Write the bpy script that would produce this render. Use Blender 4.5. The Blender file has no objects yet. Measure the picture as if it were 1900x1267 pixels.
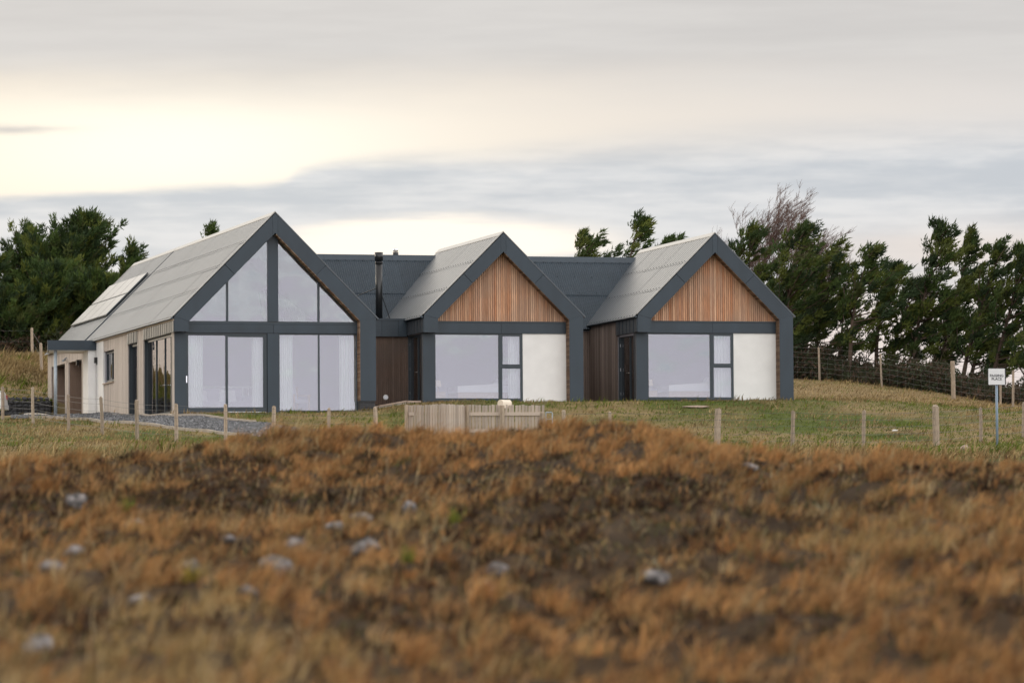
import bpy, math, random
import numpy as np
from mathutils import Matrix, Vector
sc = bpy.context.scene
col = sc.collection

# ------------------------------------------------------------------ camera
F, CX, CY = 8500.0, 950.0, 633.5            # focal length and centre in photograph pixels
ROLL, PITCH = .0065, math.atan(411 / 8500)
_c, _s = math.cos, math.sin
FW = np.array([0, _c(PITCH), _s(PITCH)]); UP0 = np.array([0, -_s(PITCH), _c(PITCH)]); RT0 = np.array([1., 0, 0])
RT = RT0 * _c(ROLL) - UP0 * _s(ROLL); UP = UP0 * _c(ROLL) + RT0 * _s(ROLL)
cam_d = bpy.data.cameras.new('camera'); cam = bpy.data.objects.new('camera', cam_d); col.objects.link(cam)
cam_d.sensor_width = 36; cam_d.lens = F / 1900 * 36; cam_d.clip_start = .5; cam_d.clip_end = 20000
cam.matrix_world = Matrix([[RT[i], UP[i], -FW[i], 0] for i in range(3)] + [[0, 0, 0, 1]])
cam_d.dof.use_dof = True; cam_d.dof.focus_distance = 148; cam_d.dof.aperture_fstop = 2.0
sc.camera = cam
def at(x, y, Y):                             # the point at distance Y seen at photograph pixel x, y
    d = FW * F + RT * (x - CX) - UP * (y - CY)
    return d * (Y / d[1])

# ------------------------------------------------------------------ sky, sun, exposure
SUN_AZ, SUN_EL = math.radians(-48), math.radians(12)
def make_world():
    w = bpy.data.worlds.new('World'); sc.world = w; w.use_nodes = True
    nt = w.node_tree; nt.nodes.clear(); N, L = nt.nodes, nt.links
    def val(x): return x
    def put(sock, x):
        if hasattr(x, 'node'): L.new(x, sock)
        else: sock.default_value = x
    def m(op, a, b=None, c=None):
        n = N.new('ShaderNodeMath'); n.operation = op
        put(n.inputs[0], a)
        if b is not None: put(n.inputs[1], b)
        if c is not None: put(n.inputs[2], c)
        return n.outputs[0]
    def ss(x, a, b):                         # smoothstep a..b
        n = N.new('ShaderNodeMapRange'); n.interpolation_type = 'SMOOTHSTEP'
        put(n.inputs[0], x); n.inputs[1].default_value = a; n.inputs[2].default_value = b
        n.inputs[3].default_value = 0; n.inputs[4].default_value = 1
        return n.outputs[0]
    def mix(f, a, b):
        n = N.new('ShaderNodeMix'); n.data_type = 'RGBA'; put(n.inputs[0], f)
        put(n.inputs[6], (*a, 1) if isinstance(a, tuple) else a); put(n.inputs[7], (*b, 1) if isinstance(b, tuple) else b)
        return n.outputs[2]
    def gauss(x, c, s):
        d = m('DIVIDE', m('SUBTRACT', x, c), s)
        return m('EXPONENT', m('MULTIPLY', m('MULTIPLY', d, d), -1.0))
    tc = N.new('ShaderNodeTexCoord'); sep = N.new('ShaderNodeSeparateXYZ'); L.new(tc.outputs['Generated'], sep.inputs[0])
    x, y, z = sep.outputs
    az = m('ARCTAN2', x, y); el = m('ARCSINE', z)
    n0 = m('MULTIPLY', az, 8.5); m0 = m('MULTIPLY', el, 8.5)
    def noise(sx, sy, off, detail=4, rough=.55):
        cb = N.new('ShaderNodeCombineXYZ'); put(cb.inputs[0], m('MULTIPLY', n0, sx)); put(cb.inputs[1], m('MULTIPLY', m0, sy)); cb.inputs[2].default_value = off
        t = N.new('ShaderNodeTexNoise'); t.inputs['Scale'].default_value = 1; t.inputs['Detail'].default_value = detail
        t.inputs['Roughness'].default_value = rough; L.new(cb.outputs[0], t.inputs['Vector'])
        return m('SUBTRACT', t.outputs[0], .5)
    broad = noise(1.1, 4.2, 3.1); streak = noise(1.6, 16, 8.7, 5, .6); fine = noise(5, 26, 1.3, 4, .6)
    e = m('ADD', m0, m('ADD', m('MULTIPLY', broad, .10), m('MULTIPLY', streak, .03)))
    warm = ss(m('COSINE', m('SUBTRACT', az, SUN_AZ)), .30, .85)        # towards the hidden sun
    glow = m('MULTIPLY', m('MULTIPLY', gauss(n0, -2.0, 2.15), gauss(m0, .72, .95)), 1.08)
    grey = mix(warm, (.66, .655, .69), (.80, .765, .74))
    c = mix(glow, grey, (1.08, .92, .72))
    core = m('MULTIPLY', gauss(n0, -.62, .50), gauss(m0, .77, .13)); c = mix(m('MULTIPLY', core, .9), c, (1.22, 1.14, .98))
    # high cloud deck
    deck = m('MULTIPLY', ss(m('ADD', e, m('MULTIPLY', fine, .03)), .81, .97), .93)
    c = mix(deck, c, mix(ss(streak, -.2, .25), (.64, .617, .603), (.72, .695, .675)))
    # low blue-grey bank: its upper edge climbs to the right
    fc = N.new('ShaderNodeFloatCurve'); fc.mapping.use_clip = False
    cv = fc.mapping.curves[0]
    pts = [(-1.0, .69), (-.8, .70), (-.53, .712), (-.43, .722), (-.39, .745), (-.2, .77), (0, .79), (.25, .82), (.55, .84), (1.0, .845)]
    while len(cv.points) < len(pts): cv.points.new(.5, .5)
    for p, (a, b) in zip(cv.points, pts): p.location = ((a + 1) / 2, b)
    fc.mapping.update()
    put(fc.inputs[1], m('MULTIPLY', m('ADD', n0, 1.0), .5))
    d = m('SUBTRACT', fc.outputs[0], m('ADD', m0, m('ADD', m('MULTIPLY', streak, .035), m('MULTIPLY', fine, .015))))
    soft = m('ADD', .028, m('MULTIPLY', ss(n0, -.5, .5), .09))
    bank = m('MULTIPLY', ss(m('DIVIDE', d, soft), 0, 1), ss(m('ADD', m0, m('MULTIPLY', broad, .08)), .44, .56))
    bcol = mix(ss(m('ADD', streak, m('MULTIPLY', fine, .5)), -.16, .20), (.565, .605, .66), (.80, .805, .82))
    c = mix(m('MULTIPLY', bank, .88), c, bcol)
    # gaps of light low down
    gp = m('MULTIPLY', gauss(n0, -.14, .36), gauss(m('ADD', m0, m('MULTIPLY', streak, .12)), .595, .052))
    c = mix(m('MULTIPLY', ss(gp, .15, .75), .93), c, (1.28, 1.14, .97))
    gp2 = m('MULTIPLY', gauss(n0, .85, .35), gauss(m('ADD', m0, m('MULTIPLY', streak, .08)), .57, .05))
    c = mix(m('MULTIPLY', gp2, .6), c, (.98, .84, .74))
    wisp = m('MULTIPLY', m('MULTIPLY', gauss(n0, -.93, .10), gauss(m('ADD', m0, m('MULTIPLY', fine, .03)), .807, .008)), .7)
    c = mix(wisp, c, (.58, .56, .55))
    low = ss(m('ADD', m0, m('MULTIPLY', broad, .1)), .56, .36)
    c = mix(m('MULTIPLY', low, .8), c, mix(warm, (.685, .655, .74), (1.0, .83, .70)))
    # thinner, brighter cloud above the hidden sun; paler sky opposite it
    ug = m('MULTIPLY', gauss(n0, -3.2, 4.2), m('MULTIPLY', ss(m0, 1.05, 1.9), ss(m0, 8.0, 3.5)))
    c = mix(m('MULTIPLY', ug, .85), c, (1.45, 1.34, 1.18))
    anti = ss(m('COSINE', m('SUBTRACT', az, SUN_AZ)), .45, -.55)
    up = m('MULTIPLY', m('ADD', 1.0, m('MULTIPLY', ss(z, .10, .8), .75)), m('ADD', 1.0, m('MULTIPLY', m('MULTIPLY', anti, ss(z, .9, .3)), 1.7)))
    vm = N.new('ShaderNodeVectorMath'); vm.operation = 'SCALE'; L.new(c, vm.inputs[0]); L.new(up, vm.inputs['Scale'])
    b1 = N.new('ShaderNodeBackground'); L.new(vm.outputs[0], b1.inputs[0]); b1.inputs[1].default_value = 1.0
    sky = N.new('ShaderNodeTexSky'); sky.sky_type = 'NISHITA'; sky.sun_disc = False
    sky.sun_elevation = SUN_EL; sky.sun_rotation = SUN_AZ
    b2 = N.new('ShaderNodeBackground'); L.new(sky.outputs[0], b2.inputs[0]); b2.inputs[1].default_value = .1
    ms = N.new('ShaderNodeMixShader'); ms.inputs[0].default_value = .05
    L.new(b1.outputs[0], ms.inputs[1]); L.new(b2.outputs[0], ms.inputs[2])
    out = N.new('ShaderNodeOutputWorld'); L.new(ms.outputs[0], out.inputs[0])
    w.cycles.sampling_method = 'MANUAL'; w.cycles.sample_map_resolution = 1024
make_world()
sun_d = bpy.data.lights.new('sun', 'SUN'); sun = bpy.data.objects.new('sun', sun_d); col.objects.link(sun)
sun_d.energy = 1.1; sun_d.angle = math.radians(22); sun_d.color = (1, .86, .66)
sdir = Vector((math.sin(SUN_AZ) * _c(SUN_EL), math.cos(SUN_AZ) * _c(SUN_EL), _s(SUN_EL)))
sun.rotation_euler = sdir.to_track_quat('Z', 'Y').to_euler()
sc.view_settings.view_transform = 'Standard'; sc.view_settings.look = 'None'
sc.view_settings.exposure = 0; sc.view_settings.gamma = 1; sc.view_settings.use_curve_mapping = False
sc.cycles.use_denoising = True; sc.cycles.max_bounces = 8; sc.cycles.transparent_max_bounces = 12
sc.cycles.caustics_reflective = False; sc.cycles.caustics_refractive = False

# ------------------------------------------------------------------ materials
def mat(name, color, rough=.7, spec=.5, var=0., vscale=8., bump=0., bscale=60., color2=None, stretch=(1, 1, 1), objrand=0., attr=None, metal=0., coat=0., transl=0.):
    M = bpy.data.materials.new(name); M.use_nodes = True
    nt = M.node_tree; N, L = nt.nodes, nt.links; b = N['Principled BSDF']
    b.inputs['Roughness'].default_value = rough; b.inputs['Specular IOR Level'].default_value = spec
    b.inputs['Metallic'].default_value = metal; b.inputs['Coat Weight'].default_value = coat; b.inputs['Coat Roughness'].default_value = .08 if rough < .3 else .22
    tc = N.new('ShaderNodeTexCoord'); mp = N.new('ShaderNodeMapping'); L.new(tc.outputs['Object'], mp.inputs[0]); mp.inputs['Scale'].default_value = stretch
    cur = None
    if attr:
        a = N.new('ShaderNodeAttribute'); a.attribute_name = attr; cur = a.outputs['Color']
    else:
        r = N.new('ShaderNodeRGB'); r.outputs[0].default_value = (*color, 1); cur = r.outputs[0]
    if var or color2:
        t = N.new('ShaderNodeTexNoise'); t.inputs['Scale'].default_value = vscale; t.inputs['Detail'].default_value = 6; L.new(mp.outputs[0], t.inputs['Vector'])
        if color2:
            mr = N.new('ShaderNodeMapRange'); L.new(t.outputs[0], mr.inputs[0]); mr.inputs[1].default_value = .35; mr.inputs[2].default_value = .65
            mx = N.new('ShaderNodeMix'); mx.data_type = 'RGBA'; L.new(mr.outputs[0], mx.inputs[0]); L.new(cur, mx.inputs[6]); mx.inputs[7].default_value = (*color2, 1); cur = mx.outputs[2]
        if var:
            mr = N.new('ShaderNodeMapRange'); L.new(t.outputs[0], mr.inputs[0]); mr.inputs[1].default_value = .25; mr.inputs[2].default_value = .75
            mr.inputs[3].default_value = 1 - var; mr.inputs[4].default_value = 1 + var
            vm = N.new('ShaderNodeVectorMath'); vm.operation = 'SCALE'; L.new(cur, vm.inputs[0]); L.new(mr.outputs[0], vm.inputs['Scale']); cur = vm.outputs[0]
    if objrand:
        oi = N.new('ShaderNodeObjectInfo'); mr = N.new('ShaderNodeMapRange'); L.new(oi.outputs['Random'], mr.inputs[0]); mr.inputs[3].default_value = 1 - objrand; mr.inputs[4].default_value = 1 + objrand
        vm = N.new('ShaderNodeVectorMath'); vm.operation = 'SCALE'; L.new(cur, vm.inputs[0]); L.new(mr.outputs[0], vm.inputs['Scale']); cur = vm.outputs[0]
    L.new(cur, b.inputs['Base Color'])
    if bump:
        t2 = N.new('ShaderNodeTexNoise'); t2.inputs['Scale'].default_value = bscale; t2.inputs['Detail'].default_value = 5; L.new(mp.outputs[0], t2.inputs['Vector'])
        bm = N.new('ShaderNodeBump'); bm.inputs['Strength'].default_value = bump; bm.inputs['Distance'].default_value = .02; L.new(t2.outputs[0], bm.inputs['Height']); L.new(bm.outputs[0], b.inputs['Normal'])
    if transl:
        tr = N.new('ShaderNodeBsdfTranslucent'); L.new(cur, tr.inputs[0]); ms = N.new('ShaderNodeMixShader'); ms.inputs[0].default_value = transl
        L.new(b.outputs[0], ms.inputs[1]); L.new(tr.outputs[0], ms.inputs[2]); L.new(ms.outputs[0], N['Material Output'].inputs[0])
    return M
def board_mat(name, cols, grey, gamt):
    """timber boards: each board its own tone, grain along z, silvered patches"""
    M = bpy.data.materials.new(name); M.use_nodes = True
    nt = M.node_tree; N, L = nt.nodes, nt.links; b = N['Principled BSDF']; b.inputs['Roughness'].default_value = .75; b.inputs['Specular IOR Level'].default_value = .25
    oi = N.new('ShaderNodeObjectInfo'); cr = N.new('ShaderNodeValToRGB'); L.new(oi.outputs['Random'], cr.inputs[0])
    els = cr.color_ramp.elements
    while len(els) < len(cols): els.new(.5)
    for i, (e, c) in enumerate(zip(els, cols)): e.position = i / (len(cols) - 1); e.color = (*c, 1)
    geo = N.new('ShaderNodeNewGeometry'); mp = N.new('ShaderNodeMapping'); L.new(geo.outputs['Position'], mp.inputs[0]); mp.inputs['Scale'].default_value = (22, 22, 1.2)
    t = N.new('ShaderNodeTexNoise'); t.inputs['Scale'].default_value = 3; t.inputs['Detail'].default_value = 6; L.new(mp.outputs[0], t.inputs['Vector'])
    mr = N.new('ShaderNodeMapRange'); L.new(t.outputs[0], mr.inputs[0]); mr.inputs[1].default_value = .3; mr.inputs[2].default_value = .7; mr.inputs[3].default_value = .72; mr.inputs[4].default_value = 1.25
    vm = N.new('ShaderNodeVectorMath'); vm.operation = 'SCALE'; L.new(cr.outputs[0], vm.inputs[0]); L.new(mr.outputs[0], vm.inputs['Scale'])
    t2 = N.new('ShaderNodeTexNoise'); t2.inputs['Scale'].default_value = .9; t2.inputs['Detail'].default_value = 3; L.new(geo.outputs['Position'], t2.inputs['Vector'])
    mr2 = N.new('ShaderNodeMapRange'); L.new(t2.outputs[0], mr2.inputs[0]); mr2.inputs[1].default_value = .42; mr2.inputs[2].default_value = .62; mr2.inputs[4].default_value = gamt
    mx = N.new('ShaderNodeMix'); mx.data_type = 'RGBA'; L.new(mr2.outputs[0], mx.inputs[0]); L.new(vm.outputs[0], mx.inputs[6]); mx.inputs[7].default_value = (*grey, 1)
    L.new(mx.outputs[2], b.inputs['Base Color'])
    bm = N.new('ShaderNodeBump'); bm.inputs['Strength'].default_value = .3; bm.inputs['Distance'].default_value = .01; L.new(t.outputs[0], bm.inputs['Height']); L.new(bm.outputs[0], b.inputs['Normal'])
    return M
def glass_mat(name, refl, tint):
    M = bpy.data.materials.new(name); M.use_nodes = True
    nt = M.node_tree; N, L = nt.nodes, nt.links; N.remove(N['Principled BSDF'])
    g = N.new('ShaderNodeBsdfGlossy'); g.inputs['Roughness'].default_value = .015; g.inputs[0].default_value = (.97, .97, 1, 1)
    t = N.new('ShaderNodeBsdfTransparent'); t.inputs[0].default_value = (*tint, 1)
    fr = N.new('ShaderNodeFresnel'); fr.inputs[0].default_value = 1.5
    mr = N.new('ShaderNodeMapRange'); L.new(fr.outputs[0], mr.inputs[0]); mr.inputs[1].default_value = .04; mr.inputs[2].default_value = 1; mr.inputs[3].default_value = refl; mr.inputs[4].default_value = 1
    ms = N.new('ShaderNodeMixShader'); L.new(mr.outputs[0], ms.inputs[0]); L.new(t.outputs[0], ms.inputs[1]); L.new(g.outputs[0], ms.inputs[2])
    geo = N.new('ShaderNodeNewGeometry'); nz = N.new('ShaderNodeTexNoise'); nz.inputs['Scale'].default_value = .7; nz.inputs['Detail'].default_value = 2; L.new(geo.outputs['Position'], nz.inputs['Vector'])
    bm = N.new('ShaderNodeBump'); bm.inputs['Strength'].default_value = .6; bm.inputs['Distance'].default_value = .03; L.new(nz.outputs[0], bm.inputs['Height']); L.new(bm.outputs[0], g.inputs['Normal'])   # panes are never quite flat
    L.new(ms.outputs[0], N['Material Output'].inputs[0]); return M
MAT = dict(
    panel=mat('dark_panel', (.022, .037, .052), .40, .5, var=.16, vscale=2.5, bump=.05, bscale=300, objrand=.09, stretch=(1, 1, .35)),
    frame=mat('dark_window_frame', (.028, .042, .052), .35, .5),
    zinc=mat('zinc_seam_cladding', (.055, .06, .066), .4, .5, var=.1, vscale=3, objrand=.08),
    sheet=mat('corrugated_sheet', (.036, .048, .060), .34, .6, var=.12, vscale=2.5, objrand=.08, coat=.52), rear=mat('corrugated_sheet_shaded', (.030, .045, .060), .5, .35, var=.12, vscale=2.5, objrand=.08),  # rear: same sheeting, its weaker sky reflection put into a darker, duller copy
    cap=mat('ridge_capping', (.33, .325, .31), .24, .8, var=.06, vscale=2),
    trim=mat('verge_trim', (.35, .34, .32), .3, .8),
    render=mat('white_render', (.81, .805, .79), .9, .2, var=.05, vscale=2.2, bump=.35, bscale=90),
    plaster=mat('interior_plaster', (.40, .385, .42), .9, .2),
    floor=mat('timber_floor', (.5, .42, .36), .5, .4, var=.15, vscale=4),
    brick=mat('dark_brick', (.035, .037, .042), .7, .4, objrand=.35, bump=.3, bscale=80),
    mortar=mat('mortar', (.11, .11, .11), .9, .2),
    black=mat('black_metal', (.012, .013, .014), .3, .5),
    galv=mat('galvanised_steel', (.33, .38, .42), .42, .5, var=.12, vscale=14, metal=.25),
    signpost=mat('blue_grey_post', (.20, .27, .35), .45, .5, var=.08, vscale=10),
    chrome=mat('chrome', (.8, .8, .8), .15, .5, metal=1),
    silver=mat('aluminium_strip', (.62, .64, .68), .35, .5, metal=.5),
    solar=mat('solar_glass', (.03, .034, .045), .3, .9, coat=1.),
    larch=board_mat('larch_boards', [(.46, .215, .115), (.59, .33, .20), (.33, .17, .10), (.54, .315, .195), (.66, .41, .27), (.40, .215, .135), (.57, .35, .235)], (.35, .265, .205), .38),
    larchdk=board_mat('brown_boards', [(.11, .072, .055), (.17, .115, .088), (.13, .088, .068), (.20, .14, .11)], (.12, .095, .08), .6),
    reveal=mat('reveal_battens', (.34, .20, .12), .8, .2, attr='Col', var=.2, vscale=6),
    pale=mat('pale_weathered_boards', (.5, .42, .36), .8, .2, attr='Col', var=.12, vscale=6, stretch=(6, 6, .6)),
    side=mat('brown_weathered_boards', (.2, .15, .12), .8, .2, attr='Col', var=.15, vscale=6, stretch=(6, 6, .6)),
    shutter=mat('roller_shutter', (.05, .055, .06), .45, .5, objrand=.08),
    glass=glass_mat('window_glass', .14, (.93, .95, .95)),
    curtain=mat('white_curtain', (.86, .90, .88), .9, .1, transl=.15),
    post=mat('fence_post_wood', (.36, .29, .22), .85, .2, var=.3, vscale=9, stretch=(4, 4, .7), objrand=.18, bump=.4, bscale=25),
    wire=mat('fence_wire', (.11, .115, .12), .6, .4), fixing=mat('fixing_heads', (.03, .03, .032), .9, .1),
    paling=mat('paling_wood', (.47, .38, .30), .85, .2, var=.28, vscale=7, stretch=(5, 5, .8), objrand=.2, color2=(.36, .31, .27)),
    cream=mat('cream_paint', (.78, .68, .55), .5, .5, var=.04, vscale=6),
    ink=mat('black_ink', (.015, .015, .02), .6, .3),
    signface=mat('sign_face', (.74, .75, .76), .5, .4, var=.03, vscale=8),
    rock=mat('lichen_rock', (.085, .082, .082), .9, .2, var=.45, vscale=14, color2=(.235, .215, .205), bump=.6, bscale=18, objrand=.25),
    darkrock=mat('dark_rock', (.055, .056, .06), .9, .25, var=.4, vscale=5, bump=.5, bscale=14),
    slab=mat('sandstone_slab', (.40, .31, .25), .9, .2, var=.2, vscale=5, bump=.4, bscale=30),
    concrete=mat('pale_concrete', (.48, .44, .38), .9, .2, var=.15, vscale=3, bump=.3, bscale=40),
    kerb=mat('kerb_edging', (.42, .37, .31), .9, .2, var=.2, vscale=5),
    gravel=mat('grey_gravel', (.10, .105, .115), .9, .3, var=.5, vscale=22, color2=(.17, .175, .18), bump=1.0, bscale=30),
    stones=mat('gravel_stones', (.15, .15, .16), .85, .3, attr='Col'),
    bark=mat('pine_bark', (.085, .06, .045), .9, .2, var=.3, vscale=5),
    twig=mat('birch_twigs', (.15, .10, .085), .8, .2, var=.2, vscale=4),
    needles=mat('pine_needles', (.04, .07, .02), .7, .25, attr='Col', transl=.2),
    grass=mat('grass_blades', (.3, .2, .1), .8, .15, attr='Col', transl=.3),
    ground=mat('ground_soil', (.1, .07, .04), .95, .1, attr='Col', var=.35, vscale=1.7, bump=.6, bscale=8),
    carpaint=mat('white_car_paint', (.74, .75, .76), .3, .5, coat=1.), tyre=mat('tyre', (.02, .02, .02), .8, .3),
    carglass=mat('car_glass', (.02, .022, .025), .08, .6), red=mat('red_lens', (.32, .012, .012), .2, .6),
    sofa=mat('sofa_fabric', (.45, .44, .5), .9, .1), bed=mat('bed_linen', (.72, .72, .74), .9, .1), wood=mat('furniture_wood', (.42, .30, .20), .6, .4),
    shade=mat('lamp_shade', (.75, .62, .5), .8, .2), gorse=mat('gorse_sprig', (.22, .26, .03), .8, .2, attr='Col', transl=.25),
)

# ------------------------------------------------------------------ mesh helpers
class MB:
    def __init__(s): s.v = []; s.f = []; s.c = None
    def add(s, v, f):
        o = len(s.v); s.v += [tuple(p) for p in v]; s.f += [tuple(i + o for i in q) for q in f]; return s
    def box(s, x0, x1, y0, y1, z0, z1):
        return s.add([(x0, y0, z0), (x1, y0, z0), (x1, y1, z0), (x0, y1, z0), (x0, y0, z1), (x1, y0, z1), (x1, y1, z1), (x0, y1, z1)],
                     [(0, 3, 2, 1), (4, 5, 6, 7), (0, 1, 5, 4), (1, 2, 6, 5), (2, 3, 7, 6), (3, 0, 4, 7)])
    def prism(s, poly, axis, a, b):          # polygon extruded along an axis: poly in (x,z) for 'y', (y,z) for 'x', (x,y) for 'z'
        def P(p, k): return (p[0], k, p[1]) if axis == 'y' else (k, p[0], p[1]) if axis == 'x' else (p[0], p[1], k)
        n = len(poly); v = [P(p, a) for p in poly] + [P(p, b) for p in poly]
        f = [tuple(range(n)), tuple(range(2 * n - 1, n - 1, -1))] + [(i, i + n, (i + 1) % n + n, (i + 1) % n) for i in range(n)]
        ar = sum(poly[i][0] * poly[(i + 1) % n][1] - poly[(i + 1) % n][0] * poly[i][1] for i in range(n))
        if (ar > 0) != (axis == 'y'): f = [q[::-1] for q in f]
        if b < a: f = [q[::-1] for q in f]
        return s.add(v, f)
    def tube(s, pts, rad, n=8, cap=True):
        pts = [Vector(p) for p in pts]
        if not hasattr(rad, '__len__'): rad = [rad] * len(pts)
        v = []; f = []
        for i, p in enumerate(pts):
            d = (pts[min(i + 1, len(pts) - 1)] - pts[max(i - 1, 0)]).normalized()
            a = d.orthogonal().normalized() if abs(d.z) < .9 else Vector((1, 0, 0)).cross(d).normalized(); b = d.cross(a)
            for k in range(n):
                t = 2 * math.pi * k / n; v.append(p + (a * math.cos(t) + b * math.sin(t)) * rad[i])
        for i in range(len(pts) - 1):
            for k in range(n):
                f.append((i * n + k, i * n + (k + 1) % n, (i + 1) * n + (k + 1) % n, (i + 1) * n + k))
        if cap: f += [tuple(range(n - 1, -1, -1)), tuple(range((len(pts) - 1) * n, len(pts) * n))]
        return s.add(v, f)
    def mesh(s, name, mt, smooth=False):
        me = bpy.data.meshes.new(name); me.from_pydata(s.v, [], s.f); me.update()
        if mt: me.materials.append(mt if not isinstance(mt, str) else MAT[mt])
        if smooth: me.polygons.foreach_set('use_smooth', [True] * len(me.polygons))
        return me
    def build(s, name, mt, parent=None, loc=(0, 0, 0), smooth=False, vcol=None):
        me = s.mesh(name, mt, smooth)
        if vcol is not None: set_col(me, np.asarray(vcol))
        return link(name, me, parent, loc)
def set_col(me, c):
    a = me.color_attributes.new('Col', 'FLOAT_COLOR', 'POINT'); c = np.asarray(c, np.float32)
    a.data.foreach_set('color', np.concatenate([c, np.ones((len(c), 1), np.float32)], 1).ravel())
def link(name, me, parent=None, loc=(0, 0, 0)):
    o = bpy.data.objects.new(name, me); col.objects.link(o); o.parent = parent; o.location = loc; return o
def empty(name, loc=(0, 0, 0), rz=0.):
    o = bpy.data.objects.new(name, None); col.objects.link(o); o.location = loc; o.rotation_euler = (0, 0, rz); o.empty_display_size = .3; return o
def tag(o, label, cat, group=None, kind=None):
    o['label'] = label
    if cat: o['category'] = cat
    if group: o['group'] = group
    if kind: o['kind'] = kind
    return o
def fast_mesh(name, V, tris, mt, cols=None, smooth=False):
    me = bpy.data.meshes.new(name); V = np.asarray(V, np.float32); tris = np.asarray(tris, np.int32); k = tris.shape[1]
    me.vertices.add(len(V)); me.vertices.foreach_set('co', V.ravel())
    me.loops.add(tris.size); me.loops.foreach_set('vertex_index', tris.ravel())
    me.polygons.add(len(tris)); me.polygons.foreach_set('loop_start', np.arange(0, tris.size, k, dtype=np.int32))
    me.polygons.foreach_set('loop_total', np.full(len(tris), k, np.int32))
    if smooth: me.polygons.foreach_set('use_smooth', np.ones(len(tris), bool))
    me.update(calc_edges=True); me.materials.append(MAT[mt])
    if cols is not None: set_col(me, cols)
    return me
rng = np.random.default_rng(7); random.seed(7)
def vnoise(x, y, seed=0):                    # 2-D value noise 0..1
    xi = np.floor(x).astype(int); yi = np.floor(y).astype(int); fx = x - xi; fy = y - yi
    fx = fx * fx * (3 - 2 * fx); fy = fy * fy * (3 - 2 * fy)
    def h(a, b):
        n = np.sin(a * 127.1 + b * 311.7 + seed * 74.7) * 43758.5453; return n - np.floor(n)
    return (h(xi, yi) * (1 - fx) + h(xi + 1, yi) * fx) * (1 - fy) + (h(xi, yi + 1) * (1 - fx) + h(xi + 1, yi + 1) * fx) * fy
def fbm(x, y, seed=0, o=4):
    t = 0; a = .5
    for i in range(o): t = t + a * vnoise(x * 2 ** i, y * 2 ** i, seed + i); a /= 2
    return t / (1 - .5 ** o)
def sstep(x, a, b):
    t = np.clip((x - a) / (b - a), 0, 1); return t * t * (3 - 2 * t)

# ------------------------------------------------------------------ the lie of the land
A = math.atan(2250 * math.cos(PITCH) / F)                    # the house is turned by this from the view
OX = at(324, 766, 146.)                                       # front left corner of the house
U = np.array([_c(A), _s(A), 0]); Vv = np.array([-_s(A), _c(A), 0])
def hw(u, v, z): return OX + U * u + Vv * v + np.array([0, 0, z])
CREST = [(-250, 850), (-150, 846), (0, 838), (150, 826), (325, 818), (420, 812), (520, 797), (600, 778), (720, 775), (790, 788), (850, 795), (950, 795), (1020, 784), (1080, 770), (1170, 758), (1230, 772), (1290, 803), (1400, 826), (1500, 830), (1650, 834), (1800, 840), (2050, 850), (2200, 852)]
def crest(x): return np.interp(x, [c[0] for c in CREST], [c[1] for c in CREST])
cp = []
for x in (-250, -50, 150, 325, 500, 700, 850, 1000, 1170, 1290, 1450, 1650, 1850, 2150):
    for Y, y in ((14, 1700), (21, 1440), (29, 1292), (38, 1122), (47, 1000), (56, 915)):
        cp.append(at(x, y, Y))
    c = float(crest(x)); cp.append(at(x, c + 40, 66.)); p = at(x, c + 40, 66.)
    cp.append((at(x, c + 48, 72.)))
    for Y in (84, 98):
        cp.append(np.array([(x - 950) / 8500 * Y, Y, min(p[2] - .1, (1045 - c) / 8500 * Y - .95)]))
    cp.append(np.array([(x - 950) / 8500 * 114, 114, (1045 - max(c, 812)) / 8500 * 114 - .6]))
for q in [(5, 779, 152), (62, 787, 147), (128, 799, 143), (190, 805, 140), (255, 815, 136), (327, 820, 134), (418, 824, 132), (507, 829, 130), (610, 832, 129), (800, 832, 129), (1000, 832, 129),
          (1250, 832, 128), (1500, 833, 127.5), (1750, 828, 129), (1850, 828, 127), (2050, 820, 132), (2200, 815, 133), (1850, 836, 124), (1600, 838, 123), (1400, 838, 122), (2150, 838, 122),
          (-120, 800, 140), (-120, 820, 130), (0, 822, 130), (-250, 815, 132), (150, 818, 129),
          (132, 778, 150), (188, 784, 147), (253, 789, 144), (325, 796, 141), (400, 803, 138.5), (480, 810, 136.5),
          (310, 773.5, 144.5), (415, 779, 142.5), (504, 786, 140), (650, 800, 135.5), (60, 776, 156), (-60, 777, 156), (-250, 778, 156),
          (700, 783, 139), (900, 786, 139), (1100, 785, 140), (1300, 785, 141), (1500, 785, 142), (1700, 783, 145), (1900, 785, 145), (2150, 785, 146),
          (1474, 743, 151.3), (1600, 741, 158), (1750, 752, 158), (1900, 765, 156), (2150, 775, 156),
          (1490, 708, 176), (1637, 723, 172), (1770, 744, 168), (1900, 758, 163), (2150, 775, 158), (1480, 703, 184), (1700, 722, 184), (1900, 745, 180), (2200, 760, 175),
          (90, 774.5, 166.2), (20, 775, 166), (-100, 776, 165.5), (-250, 776, 165.5), (90, 771.5, 167.3), (40, 772, 167.3), (-20, 773, 167.3), (95, 742, 169.6), (-100, 742, 169.4), (-250, 742, 169.4), (20, 716, 174), (-200, 716, 174), (120, 714, 175), (20, 662, 188), (-200, 660, 188), (150, 655, 188), (20, 648, 196), (-200, 648, 196), (250, 655, 195), (-520, 745, 188), (-620, 760, 180), (-560, 770, 170), (-600, 770, 200)]:
    cp.append(at(*q))
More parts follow.
